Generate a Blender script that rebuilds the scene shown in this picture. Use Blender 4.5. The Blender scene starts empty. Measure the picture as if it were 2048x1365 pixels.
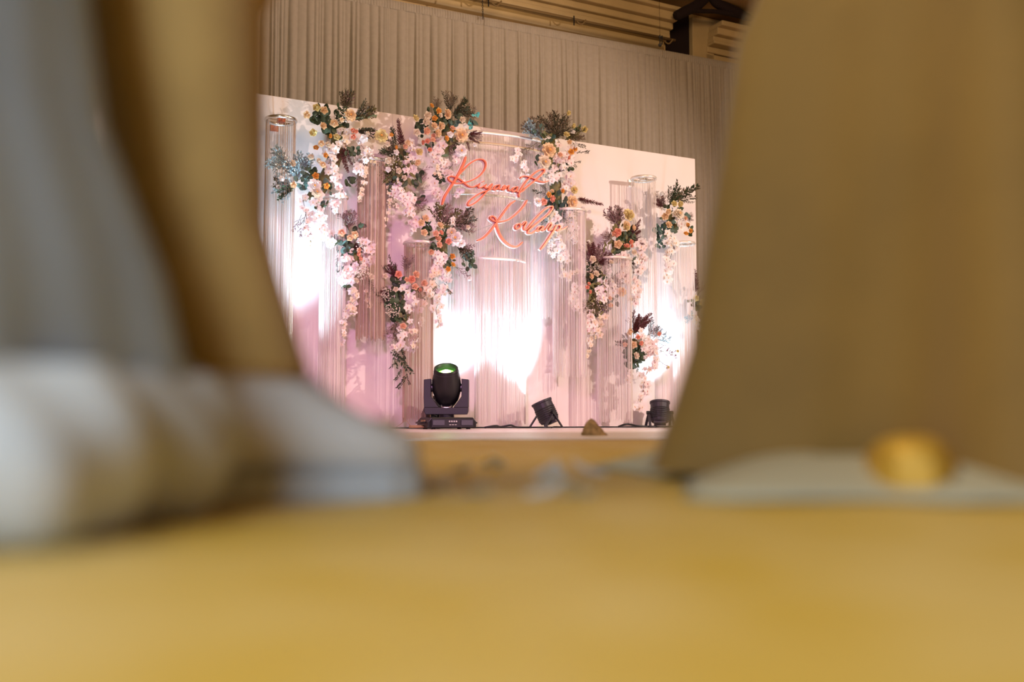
import bpy, math, random
from mathutils import Vector, Matrix
random.seed(7)
R = random.Random(11)
sc = bpy.context.scene
COL = sc.collection

# ---------------------------------------------------------------- camera
F, HZ, CH = 1990.0, 838.0, 0.075
PITCH = math.atan((HZ - 682.5) / F)
cam = bpy.data.cameras.new('camera'); camo = bpy.data.objects.new('camera', cam); COL.objects.link(camo)
camo.location = (0, 0, CH); camo.rotation_euler = (math.pi / 2 + PITCH, 0, 0)
cam.sensor_width = 36; cam.lens = 36 * F / 2048; cam.clip_start = 0.02; cam.clip_end = 60
cam.dof.use_dof = True; cam.dof.focus_distance = 7.7; cam.dof.aperture_fstop = 1.4
sc.camera = camo

# ---------------------------------------------------------------- world, lights, exposure
sc.view_settings.view_transform = 'Standard'; sc.view_settings.look = 'None'
sc.view_settings.gamma = 1; sc.view_settings.use_curve_mapping = False
sc.view_settings.exposure = 0.0
w = bpy.data.worlds.new('hall_ambient'); sc.world = w; w.use_nodes = True
w.node_tree.nodes['Background'].inputs[0].default_value = (1.0, 0.72, 0.42, 1)
w.node_tree.nodes['Background'].inputs[1].default_value = 0.05

FW = Vector((0, math.cos(PITCH), math.sin(PITCH))); UP = Vector((0, -math.sin(PITCH), math.cos(PITCH)))
CAM = Vector((0, 0, CH))
def ray(x, y): return Vector((1, 0, 0)) * ((x - 1024) / F) + UP * ((682.5 - y) / F) + FW
def at_z(x, y, z): d = ray(x, y); return CAM + d * ((z - CH) / d.z)
def at_depth(x, y, Y): d = ray(x, y); return CAM + d * (Y / d.y)
HB = 2.44
A = at_z(520, 188, HB); B = at_z(1390, 318, HB); A.z = 0; B.z = 0
T = (B - A).normalized(); N = Vector((T.y, -T.x, 0)); YAW = math.atan2(T.y, T.x)
def W(s, z, o=0.0): return A + T * s + N * o + Vector((0, 0, z))      # backdrop frame -> world
def S(x, y, o=0.0):                                                   # a point of the photo at distance o before the backdrop
    d = ray(x, y); k = ((A + N * o - CAM).dot(N)) / d.dot(N); p = CAM + d * k
    return (p - A).dot(T), p.z
def SP(x, y, o=0.0): s, z = S(x, y, o); return W(s, z, o)

def lamp(name, kind, loc, target, energy, color, **kw):
    l = bpy.data.lights.new(name, kind); l.energy = energy; l.color = color
    for k, v in kw.items(): setattr(l, k, v)
    o = bpy.data.objects.new(name, l); COL.objects.link(o); o.location = loc
    o.rotation_euler = (Vector(target) - Vector(loc)).to_track_quat('-Z', 'Y').to_euler()
    return o
lamp('ceiling_lamp_over_floor', 'AREA', (-1.3, 0.5, 3.9), (-0.3, 1.0, 0), 95, (1.0, 0.82, 0.50), shape='DISK', size=1.6)
lamp('ceiling_lamp_over_stage', 'AREA', (1.5, 4.5, 4.0), (0.3, 8.2, 2.0), 105, (1.0, 0.66, 0.38), shape='DISK', size=1.5)
lamp('stage_key_lamp', 'SPOT', W(5.6, 2.35, 5.0), W(2.0, 1.2, 0), 930, (1.0, 0.76, 0.65), spot_size=math.radians(62), spot_blend=0.6, shadow_soft_size=0.06)
lamp('pink_wash_lamp', 'SPOT', W(-0.8, 2.0, 4.2), W(1.8, 0.55, 0), 390, (1.0, 0.40, 0.84), spot_size=math.radians(52), spot_blend=0.8, shadow_soft_size=0.2)
lamp('cool_front_fill', 'AREA', (-0.9, -1.5, 0.8), (-0.4, 0.8, 0.12), 60, (0.62, 0.80, 1.0), shape='SQUARE', size=1.2)  # added cool fill behind the camera, brightens the gown and white shoe

# ---------------------------------------------------------------- materials
def mat(name, col, rough=0.7, metal=0.0, emit=None, es=0.0, noise=0.0, scale=20.0, col2=None, bump=0.0, trans=0.0, sheen=0.0, spec=0.4, detail=4):
    m = bpy.data.materials.new(name); m.use_nodes = True; nt = m.node_tree; b = nt.nodes['Principled BSDF']
    b.inputs['Base Color'].default_value = (*col, 1); b.inputs['Roughness'].default_value = rough; b.inputs['Metallic'].default_value = metal
    b.inputs['Specular IOR Level'].default_value = spec
    if sheen: b.inputs['Sheen Weight'].default_value = sheen
    if emit: b.inputs['Emission Color'].default_value = (*emit, 1); b.inputs['Emission Strength'].default_value = es
    if noise or bump or col2:
        tc = nt.nodes.new('ShaderNodeTexCoord'); n = nt.nodes.new('ShaderNodeTexNoise'); n.inputs['Scale'].default_value = scale; n.inputs['Detail'].default_value = detail
        nt.links.new(tc.outputs['Object'], n.inputs['Vector'])
        if noise or col2:
            r = nt.nodes.new('ShaderNodeValToRGB'); r.color_ramp.elements[0].position = 0.38; r.color_ramp.elements[1].position = 0.62
            c2 = col2 or tuple(max(0, c * (1 - noise)) for c in col)
            r.color_ramp.elements[0].color = (*c2, 1); r.color_ramp.elements[1].color = (*col, 1)
            nt.links.new(n.outputs['Fac'], r.inputs['Fac']); nt.links.new(r.outputs['Color'], b.inputs['Base Color'])
        if bump:
            bp = nt.nodes.new('ShaderNodeBump'); bp.inputs['Strength'].default_value = bump; bp.inputs['Distance'].default_value = 0.01
            nt.links.new(n.outputs['Fac'], bp.inputs['Height']); nt.links.new(bp.outputs['Normal'], b.inputs['Normal'])
    if trans:
        tr = nt.nodes.new('ShaderNodeBsdfTranslucent'); tr.inputs['Color'].default_value = (*col, 1)
        mx = nt.nodes.new('ShaderNodeMixShader'); mx.inputs[0].default_value = trans
        nt.links.new(b.outputs[0], mx.inputs[1]); nt.links.new(tr.outputs[0], mx.inputs[2])
        nt.links.new(mx.outputs[0], nt.nodes['Material Output'].inputs['Surface'])
    return m
M = {}
def mk(k, *a, **kw): M[k] = mat(k, *a, **kw)
mk('panel', (0.80, 0.72, 0.70), 0.75, spec=0.2, noise=0.03, scale=3)
mk('panel_edge', (0.70, 0.60, 0.55), 0.8)
mk('drape', (0.40, 0.35, 0.285), 0.85, spec=0.15, noise=0.06, scale=30, trans=0.12)
mk('plaster', (0.55, 0.41, 0.20), 0.6, noise=0.12, scale=4)
mk('plaster_dark', (0.20, 0.13, 0.05), 0.8)
mk('void', (0.012, 0.004, 0.004), 0.9)  # near-black: painted shade of the wall recess, also the bracket arms
mk('ceiling', (0.36, 0.22, 0.08), 0.8, noise=0.1, scale=2)
mk('hallwall', (0.62, 0.44, 0.20), 0.8)
mk('stage', (0.80, 0.72, 0.66), 0.35, noise=0.06, scale=5)
mk('gold', (0.70, 0.50, 0.17), 0.6, col2=(0.62, 0.40, 0.05), scale=7, bump=0.3)
mk('black', (0.012, 0.012, 0.014), 0.42)
mk('black2', (0.030, 0.028, 0.038), 0.45)
mk('darkmetal', (0.05, 0.05, 0.06), 0.35, metal=0.6)
mk('silver', (0.75, 0.74, 0.72), 0.25, metal=0.9)
mk('ringw', (0.82, 0.78, 0.72), 0.35, metal=0.3)
mk('rail', (0.55, 0.43, 0.28), 0.5); mk('copper', (0.45, 0.12, 0.07), 0.5, metal=0.3)
mk('thread', (0.62, 0.46, 0.35), 0.4, spec=0.6, trans=0.25)
mk('threadw', (0.86, 0.80, 0.76), 0.4, spec=0.6, trans=0.25)
mk('coral', (0.72, 0.17, 0.09), 0.35, metal=0.25, spec=0.5)
mk('white', (0.86, 0.82, 0.80), 0.5)
mk('greenlens', (0.05, 0.3, 0.03), 0.2, emit=(0.25, 1.0, 0.12), es=4.0)
mk('greencore', (0.6, 0.9, 0.3), 0.2, emit=(0.75, 1.0, 0.35), es=14.0)
mk('screen', (0.10, 0.10, 0.13), 0.2)
mk('print', (0.5, 0.5, 0.5), 0.6)
mk('ledw', (0.9, 0.95, 1.0), 0.3, emit=(0.85, 0.95, 1.0), es=12.0)
mk('tan', (0.50, 0.33, 0.18), 0.9, noise=0.4, scale=60, bump=0.8)
mk('jute', (0.45, 0.30, 0.16), 0.9)
# flowers
mk('f_cream', (0.88, 0.69, 0.45), 0.6, trans=0.25); mk('f_peach', (0.88, 0.58, 0.40), 0.6, trans=0.25)
mk('f_orange', (0.84, 0.46, 0.10), 0.6, trans=0.2); mk('f_yellow', (0.78, 0.68, 0.34), 0.6, trans=0.25)
mk('f_white', (0.93, 0.91, 0.89), 0.6, trans=0.3); mk('f_coral', (0.86, 0.42, 0.29), 0.6, trans=0.2)
mk('f_pinkw', (0.92, 0.83, 0.81), 0.6, trans=0.3); mk('f_ivory', (0.85, 0.76, 0.62), 0.6, trans=0.25)
mk('lip', (0.72, 0.42, 0.12), 0.6); mk('lipr', (0.55, 0.22, 0.20), 0.6); mk('heart', (0.80, 0.42, 0.10), 0.6)
mk('leaf', (0.045, 0.075, 0.035), 0.5, noise=0.3, scale=15); mk('leafblue', (0.07, 0.13, 0.11), 0.5); mk('leafolive', (0.15, 0.14, 0.05), 0.6)
mk('teal', (0.08, 0.42, 0.45), 0.5)
mk('g_dark', (0.06, 0.055, 0.03), 0.7); mk('g_plum', (0.12, 0.030, 0.032), 0.7); mk('g_twig', (0.22, 0.16, 0.11), 0.8)
mk('g_dusty', (0.34, 0.24, 0.22), 0.8); mk('g_blue', (0.34, 0.45, 0.48), 0.7); mk('g_mauve', (0.24, 0.12, 0.14), 0.8)
mk('stem', (0.10, 0.09, 0.04), 0.7); mk('breath', (0.80, 0.74, 0.62), 0.7)
# people
mk('skin', (0.55, 0.33, 0.22), 0.5); mk('hair', (0.02, 0.014, 0.01), 0.5)
mk('trouser', (0.60, 0.37, 0.12), 0.85, sheen=0.2, noise=0.15, scale=12)
mk('shoe', (0.78, 0.74, 0.70), 0.5); mk('sole', (0.62, 0.64, 0.66), 0.6)
mk('gown', (0.58, 0.68, 0.80), 0.7, trans=0.2, noise=0.08, scale=8)
mk('olive', (0.235, 0.122, 0.018), 0.75, sheen=0.2, noise=0.12, scale=6)
mk('tulle', (0.80, 0.80, 0.78), 0.8, trans=0.25); mk('petticoat', (0.56, 0.49, 0.33), 0.8, trans=0.2); mk('goldshoe', (0.62, 0.34, 0.04), 0.5, metal=0.3)
mk('tanleather', (0.60, 0.36, 0.14), 0.5)

# ---------------------------------------------------------------- mesh helpers
class MB:
    def __init__(s): s.v = []; s.f = []; s.m = []
    def add(s, vs, fs, mi=0):
        o = len(s.v); s.v += [tuple(v) for v in vs]; s.f += [tuple(i + o for i in f) for f in fs]; s.m += [mi] * len(fs); return s
    def box(s, c, d, mi=0, mtx=None):
        cx, cy, cz = c; a, b, e = d[0] / 2, d[1] / 2, d[2] / 2
        vs = [Vector((cx + i * a, cy + j * b, cz + k * e)) for k in (-1, 1) for j in (-1, 1) for i in (-1, 1)]
        if mtx: vs = [mtx @ v for v in vs]
        return s.add(vs, [(0, 2, 3, 1), (4, 5, 7, 6), (0, 1, 5, 4), (2, 6, 7, 3), (0, 4, 6, 2), (1, 3, 7, 5)], mi)
    def tube(s, pts, r, n=6, mi=0, cap=True):
        pts = [Vector(p) for p in pts]; rr = r if isinstance(r, (list, tuple)) else [r] * len(pts)
        vs = []; fs = []; x = None
        for i, p in enumerate(pts):
            t = (pts[min(i + 1, len(pts) - 1)] - pts[max(i - 1, 0)]).normalized()
            if x is None: x = t.orthogonal().normalized()
            x = (x - t * x.dot(t)).normalized(); y = t.cross(x)
            for k in range(n):
                a = 2 * math.pi * k / n; vs.append(p + (x * math.cos(a) + y * math.sin(a)) * rr[i])
        for i in range(len(pts) - 1):
            for k in range(n): fs.append((i * n + k, i * n + (k + 1) % n, (i + 1) * n + (k + 1) % n, (i + 1) * n + k))
        if cap: fs.append(tuple(range(n - 1, -1, -1))); fs.append(tuple((len(pts) - 1) * n + k for k in range(n)))
        return s.add(vs, fs, mi)
    def lathe(s, prof, n=24, mi=0, mtx=None, close=False):
        vs = []; fs = []
        for (r, z) in prof:
            for k in range(n):
                a = 2 * math.pi * k / n; v = Vector((r * math.cos(a), r * math.sin(a), z)); vs.append(mtx @ v if mtx else v)
        for i in range(len(prof) - 1):
            for k in range(n): fs.append((i * n + k, i * n + (k + 1) % n, (i + 1) * n + (k + 1) % n, (i + 1) * n + k))
        if close: fs.append(tuple(range(n - 1, -1, -1))); fs.append(tuple((len(prof) - 1) * n + k for k in range(n)))
        return s.add(vs, fs, mi)
    def prism(s, poly, y0, y1, mi=0, mtx=None):       # polygon in xz, extruded along y
        n = len(poly); vs = [Vector((x, y0, z)) for x, z in poly] + [Vector((x, y1, z)) for x, z in poly]
        if mtx: vs = [mtx @ v for v in vs]
        return s.add(vs, [tuple(range(n)), tuple(range(2 * n - 1, n - 1, -1))] + [(i, i + n, (i + 1) % n + n, (i + 1) % n) for i in range(n)], mi)
    def mesh(s, name, mats, smooth=False):
        me = bpy.data.meshes.new(name); me.from_pydata(s.v, [], s.f)
        for k in (mats if isinstance(mats, (list, tuple)) else [mats]): me.materials.append(M[k])
        me.polygons.foreach_set('material_index', s.m)
        if smooth: me.polygons.foreach_set('use_smooth', [True] * len(s.f))
        me.update(); return me
    def obj(s, name, mats, parent=None, smooth=False, **kw): return link(name, s.mesh(name, mats, smooth), parent, **kw)
def link(name, data, parent=None, loc=None, rot=None, scale=None):
    o = bpy.data.objects.new(name, data); COL.objects.link(o)
    if parent: o.parent = parent
    if loc is not None: o.location = loc
    if rot is not None: o.rotation_euler = rot
    if scale is not None: o.scale = scale if isinstance(scale, (tuple, list)) else (scale,) * 3
    return o
def tag(o, label, cat, group=None, kind=None):
    o['label'] = label
    if cat: o['category'] = cat
    if group: o['group'] = group
    if kind: o['kind'] = kind
    return o
def thing(name, label, cat, loc=(0, 0, 0), rz=0.0, group=None): return tag(link(name, None, None, loc, (0, 0, rz)), label, cat, group)
def struct(o): o['kind'] = 'structure'; return o
def bevel(o, w=0.004, seg=2):
    b = o.modifiers.new('bevel', 'BEVEL'); b.width = w; b.segments = seg; b.limit_method = 'ANGLE'; return o
def catmull(P, sub=8):
    P = [Vector(p) for p in P]; out = []
    for i in range(len(P) - 1):
        p0, p1, p2, p3 = P[max(i - 1, 0)], P[i], P[i + 1], P[min(i + 2, len(P) - 1)]
        for k in range(sub):
            t = k / sub; out.append(0.5 * ((2 * p1) + (p2 - p0) * t + (2 * p0 - 5 * p1 + 4 * p2 - p3) * t * t + (3 * p1 - p0 - 3 * p2 + p3) * t ** 3))
    out.append(P[-1]); return out
def local_box(s0, s1, z0, z1, o0, o1, mb=None, mi=0):  # a box in the backdrop frame
    mb = mb or MB(); vs = [W(s, z, o) for z in (z0, z1) for o in (o0, o1) for s in (s0, s1)]
    return mb.add(vs, [(0, 2, 3, 1), (4, 5, 7, 6), (0, 1, 5, 4), (2, 6, 7, 3), (0, 4, 6, 2), (1, 3, 7, 5)], mi)

# ---------------------------------------------------------------- the setting
CO = -0.52                     # drape plane
WO = -0.95                     # hall wall plane
sA, zA = S(780, 0, CO); sB, zB = S(1485, 130, CO)
def ztop(s): return zA + (zB - zA) * (s - sA) / (sB - sA)
STY = 3.55
f0 = MB().add([(-7, -5, 0), (7, -5, 0), (7, STY, 0), (-7, STY, 0)], [(0, 1, 2, 3)]).obj('floor', 'gold'); struct(f0)
f1 = MB().add([(-7, STY, 0), (9, STY, 0), (9, 16, 0), (-7, 16, 0)], [(0, 1, 2, 3)]).obj('floor_stage', 'stage'); struct(f1)
tz = MB().box((1.0, STY, 0.002), (14, 0.035, 0.004)).obj('trim_1', 'silver'); struct(tz)
sE, zE = S(1356, 22, WO); zC = zE
struct(local_box(-6, 9, 0, zC, WO - 0.1, WO).obj('wall_back', 'hallwall'))
struct(MB().box((1, 4.5, zC + 0.06), (18, 22, 0.1)).obj('ceiling', 'ceiling'))
struct(MB().box((-7.05, 4, zC / 2), (0.1, 18, zC)).obj('wall_left', 'hallwall'))
struct(MB().box((7.05, 4, zC / 2), (0.1, 18, zC)).obj('wall_right', 'hallwall'))
struct(MB().box((0, -5.05, zC / 2), (14, 0.1, zC)).obj('wall_rear', 'hallwall'))
# cornice mouldings
def zz(y, o, x=1356): return S(x, y, o)[1]
sEnd = S(1352, 50, WO + 0.2)[0]; sR0 = S(1432, 60, WO + 0.2)[0]
prof = [(22, 30, 0.30), (30, 47, 0.25), (47, 60, 0.19), (60, 68, 0.15), (68, 78, 0.17), (78, 97, 0.08)]
for i, (y0, y1, d) in enumerate(prof):
    o_ = WO + d
    struct(bevel(local_box(-6, sEnd - 0.012 * i, zz(y1, WO + 0.2), zz(y0, WO + 0.2), WO + 0.001, o_).obj('trim_2', 'plaster'), 0.012))
for i, (y0, y1, d) in enumerate([(48, 58, 0.30), (58, 72, 0.24), (72, 82, 0.18), (82, 88, 0.2), (88, 100, 0.1), (101, 116, 0.08)]):
    struct(bevel(local_box(sR0 - 0.008 * i, 8.5, zz(y1, WO + 0.2, 1440), zz(y0, WO + 0.2, 1440), WO + 0.001, WO + d).obj('trim_3', 'plaster'), 0.01))
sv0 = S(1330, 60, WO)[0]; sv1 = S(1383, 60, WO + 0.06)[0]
struct(local_box(sv0, sv1, zz(140, WO), zz(20, WO), WO + 0.002, WO + 0.02).obj('recess_shade', 'void'))  # flat dark panel on the wall, its colour standing in for recess shade
struct(bevel(local_box(sv1, S(1428, 60, WO + 0.08)[0], 0.01, zz(44, WO, 1400), WO + 0.002, WO + 0.08).obj('trim_5', 'plaster'), 0.01))

# stage backdrop
bs0 = -1.9; bs1 = (B - A).length
bd = thing('stage_backdrop', 'wide blush-white flat stage backdrop panel standing behind the flowers', 'backdrop', W(0, 0, 0), YAW)
for i in range(4):                                   # joined boards, hairline joints
    a = bs0 + (bs1 - bs0) * i / 4; b = bs0 + (bs1 - bs0) * (i + 1) / 4
    bevel(MB().box(((a + b) / 2, 0.03, HB / 2), (b - a - 0.0006, 0.06, HB)).obj('board', 'panel', bd), 0.002)
for x in (bs0 + 0.3, 0.8, 2.4, bs1 - 0.25):
    MB().box((x, 0.10, 1.1), (0.05, 0.08, 2.2)).box((x, 0.25, 0.03), (0.05, 0.3, 0.06)).obj('rear_brace', 'panel_edge', bd)

# ---------------------------------------------------------------- drapes
def drape(s0, s1, label, seed):
    r = random.Random(seed); n = int((s1 - s0) / 0.006); ph = 0; off = []
    pos = s0; folds = []
    while pos < s1 + 0.1:
        wd = r.choice([0.018, 0.03, 0.045, 0.06, 0.08]) * r.uniform(0.7, 1.2); folds.append((pos, wd, r.uniform(0.010, 0.045), r.uniform(-0.03, 0.03))); pos += wd
    def depth(s, k):
        for (p, wd, a, lean) in folds:
            q = (s - p) / wd
            if 0 <= q < 1: return a * (math.sin(math.pi * q) ** 0.6)
        return 0.0
    th = thing('drape_panel', label, 'curtain', W(s0, 0, CO), YAW, 'gathered pipe-and-drape curtains behind the backdrop')
    rows = [0.0, 0.02, 0.12, 0.3, 0.55, 0.8, 1.0]; vs = []; fs = []
    for ri, k in enumerate(rows):
        amp = [0.25, 0.35, 0.75, 1, 1, 1.1, 1.15][ri]
        for i in range(n + 1):
            s = s0 + (s1 - s0) * i / n; zt = ztop(s) - 0.05
            lean = 0.012 * math.sin(s * 23 + seed) * k
            vs.append(Vector((s - s0 + lean, -depth(s, k) * amp, zt * (1 - k) + 0.01 * k)))
    for j in range(len(rows) - 1):
        for i in range(n): q = j * (n + 1) + i; fs.append((q, q + n + 1, q + n + 2, q + 1))
    MB().add(vs, fs).obj('cloth', 'drape', th, True)
    # rod-pocket header with fine gathers
    m2 = int((s1 - s0) / 0.008); vs = []; fs = []
    for j, (dz, k) in enumerate([(0.0, 0.2), (-0.02, 1), (-0.05, 1), (-0.075, 0.4)]):
        for i in range(m2 + 1):
            s = s0 + (s1 - s0) * i / m2
            vs.append(Vector((s - s0, -0.004 - k * (0.012 + 0.007 * math.sin(i * 2.1 + seed) * (1 + 0.5 * math.sin(i * .37))), ztop(s) + dz)))
    for j in range(3):
        for i in range(m2): q = j * (m2 + 1) + i; fs.append((q, q + m2 + 1, q + m2 + 2, q + 1))
    MB().add(vs, fs).obj('header_pocket', 'drape', th, True)
sd1 = S(966, 40, CO)[0]; sd2 = S(1322, 95, CO)[0]
drape(-2.4, sd1, 'grey-beige gathered drape above the left half of the backdrop', 3)
drape(sd1 + 0.004, sd2, 'grey-beige gathered drape between the black chain and the thin wire', 5)
drape(sd2 + 0.006, sB, 'pink-tinged gathered drape right of the backdrop, ending below the dark recess', 9)
# the pipe and hangers
rod = thing('curtain_pipe', 'long brown metal pipe running along the cornice above the drapes', 'pipe', (0, 0, 0))
p0 = SP(1000, 8, WO + 0.30); p1 = SP(1350, 81, WO + 0.30); dirp = (p1 - p0)
MB().tube([p0 - dirp * 1.2, p1], 0.014, 8).obj('pipe', 'plaster_dark', rod, True)
for x in (977, 1148, 1324):
    q = SP(x, 3 + (x - 977) * (78 / 350), WO + 0.33)
    MB().tube([q + Vector((0, 0, 0.045)), q + Vector((0, 0, -0.045))], 0.006, 6).obj('clamp_bolt', 'black', rod)
    arc = [q + T * (0.03 + 0.10 * k / 6) + Vector((0, 0, -0.03 * math.sin(math.pi * k / 6) + 0.03 * (k / 6) ** 2)) for k in range(7)]
    MB().tube(arc, 0.008, 6).obj('clamp_hook', 'plaster_dark', rod)
ch = thing('hanging_chain', 'thin black chain hanging in front of the top of the drape', 'chain', SP(966, 38, CO + 0.06))
top = SP(964, -25, CO + 0.06) - ch.location
nl = 16
lk = MB()
lk.lathe([(0.011, -0.003), (0.014, 0), (0.011, 0.003), (0.008, 0), (0.011, -0.003)], 8)
lkm = lk.mesh('chain_link', 'black')
for i in range(nl):
    link('chain_link', lkm, ch, top * ((i + 0.5) / nl), (math.pi / 2, 0, (i % 2) * math.pi / 2), (0.6, 1.0, 1.0))
wr = thing('hanging_wire', 'thin dark wire with small clamp dropping to the drape beside the dark recess', 'wire', SP(1320, 94, CO + 0.05))
wt = SP(1318, -25, CO + 0.05) - wr.location
MB().tube([(0, 0, 0.1), wt], 0.0016, 5).obj('wire', 'black', wr)
MB().tube([(0, 0, 0.0), (0, 0, 0.12)], 0.006, 6).box((0, 0, 0.10), (0.03, 0.012, 0.01)).box((0, 0, 0.02), (0.03, 0.02, 0.02)).obj('clamp', 'black', wr)
# dark branching bracket by the ceiling
br = thing('ceiling_bracket', 'black curved bracket with forked arms beside the dark recess under the ceiling', 'bracket', SP(1360, 40, WO + 0.36))
bp = lambda x, y: SP(x, y, WO + 0.36) - br.location
def limb(pts, ws): 
    pts = catmull([bp(x, y) for x, y in pts], 6); n = len(pts); k = len(ws) - 1
    rr = [ws[min(int(i / (n - 1) * k), k - 1)] * (1 - (i / (n - 1) * k - min(int(i / (n - 1) * k), k - 1))) + ws[min(int(i / (n - 1) * k), k - 1) + 1] * (i / (n - 1) * k - min(int(i / (n - 1) * k), k - 1)) for i in range(n)]
    return MB().tube(pts, [q * 0.0058 for q in rr], 8)
limb([(1352, 32), (1372, 22), (1395, 10), (1412, -4), (1422, -14)], [8, 9, 9, 8, 7]).obj('arm', 'void', br, True)
limb([(1384, 18), (1402, 22), (1430, 23), (1460, 27), (1497, 35)], [7, 4, 4, 5, 6]).obj('arm', 'void', br, True)
limb([(1420, -12), (1432, 4), (1450, 14), (1472, 24), (1505, 38)], [7, 9, 9, 9, 5]).obj('arm', 'void', br, True)

# ---------------------------------------------------------------- fringe rings
def ring(label, x, y, wpx, ybot, o=None, tk='thread', n=64, rim=0.013, seed=0, rm='silver', part=(0, 2 * math.pi), arms=True, flat=1.0, name='thread_chandelier', cat='hanging ring'):
    r_ = random.Random(seed * 7 + 1)
    s, z = S(x, y, 0.2); dpt = (W(s, z, 0.2) - CAM).dot(FW); rad = wpx / 2 * dpt / F
    if o is None: o = rad + 0.09
    s, z = S(x, y, o); zb = S(x, ybot, o)[1]
    th = thing(name, label, cat, W(s, max(zb, 0.012), o), YAW, 'rings hung with long thread fringe')
    H = z - max(zb, 0.012)
    full = part[1] - part[0] > 6.2; m = 40; a0, a1 = part
    pts = [(rad * math.cos(a0 + (a1 - a0) * i / m), -rad * flat * math.sin(a0 + (a1 - a0) * i / m), H) for i in range(m + 1)]
    mb = MB(); mb.tube(pts, rim, 8, cap=not full)
    mb.obj('rim', rm, th, True)
    f = MB()
    for i in range(n):
        a = a0 + (a1 - a0) * (i + r_.uniform(0.1, 0.9)) / n; c, d = rad * math.cos(a), -rad * flat * math.sin(a)
        l = H * r_.uniform(0.97, 1.0); wd = r_.choice([0.0012, 0.0018, 0.0028]); q = r_.uniform(0, 3.14); ux, uy = math.cos(q) * wd, math.sin(q) * wd
        jx, jy = r_.uniform(-.004, .004), r_.uniform(-.004, .004)
        tp = Vector((c, d, H)); bt = Vector((c + jx, d + jy, H - l))
        u = Vector((ux, uy, 0)); v = Vector((-uy, ux, 0)) * 0.6
        f.add([tp + u, tp + v, tp - u * 0.7 - v * .7, bt + u, bt + v, bt - u * 0.7 - v * .7], [(0, 1, 4, 3), (1, 2, 5, 4), (2, 0, 3, 5)])
    fo = f.obj('thread_fringe', tk, th); fo['kind'] = 'stuff'
    if arms:
        MB().tube([(0, o - 0.003, H), (0, 0.0, H), (0, -rad, H)], 0.005, 6).tube([(-rad, 0, H), (rad, 0, H)], 0.004, 6).obj('bracket_arm', 'silver', th)
        MB().box((0.0, 0, H), (0.05, 0.05, 0.03)).obj('hub_clip', 'copper' if seed == 1 else 'ringw', th)
        MB().box((0, o - 0.006, H), (0.06, 0.012, 0.06)).obj('wall_clip', 'copper' if seed == 1 else 'ringw', th)
    return th
ring('tall silver-rimmed thread ring at the far left edge of the backdrop', 562, 241, 58, 800, seed=1, n=44)
ring('thread ring with white rim below the big top-left bouquet', 668, 396, 52, 850, seed=2, n=110, tk='threadw', rm='ringw')
ring('brown-toned thread ring between the two top-left bouquets', 744, 324, 56, 682, seed=3, n=110)
ring('thread ring with wide rim above the low bouquet left of the moving light', 838, 488, 58, 846, seed=4, n=110, rm='ringw', rim=0.013)
ring('thread ring at the right end of the coral lettering', 1138, 424, 66, 757, seed=5, n=110, tk='threadw', rm='ringw')
ring('tall narrow thread ring with tilted rim right of centre, above the lowest right bouquet', 1287, 358, 48, 720, seed=6, n=44, tk='threadw', rm='ringw')
ring('thread ring reaching the floor between the two right-hand spotlights', 1228, 520, 68, 848, seed=7, n=110, tk='threadw', rm='ringw')
ring('thread ring below the right-edge white bouquet', 1366, 488, 44, 845, seed=8, n=50, tk='threadw', rm='ringw')
for (lab, x, y, wp, yb, n, sd, o) in [('widest and highest arched thread curtain behind the coral lettering', 1004, 281, 236, 640, 150, 21, 0.05),
                                 ('middle arched thread curtain, its rim just under the first word', 983, 398, 176, 720, 140, 22, 0.07),
                                 ('lowest and narrowest arched thread curtain reaching the stage floor at centre', 1000, 521, 112, 850, 110, 23, 0.13)]:
    th = ring(lab, x, y, wp, yb, o=o, tk='threadw', n=n, rim=0.011, seed=sd, rm='ringw', part=(0.0, math.pi), arms=False, flat=0.33, name='thread_curtain', cat='thread curtain')
    th['group'] = 'arched thread curtains behind the lettering'
    if sd == 21:                                              # the top arch carries a second, gilt rail
        rr = max(v.co.x for v in th.children[0].data.vertices) - 0.03; H = max(v.co.z for v in th.children[0].data.vertices) - 0.095
        MB().tube([(rr * math.cos(math.pi * i / 40), -rr * 0.33 * math.sin(math.pi * i / 40), H) for i in range(41)], 0.011, 8).obj('lower_rail', 'rail', th, True)
# paler second rail below the top arch
s_, z_ = S(996, 297, 0.05)

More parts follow.
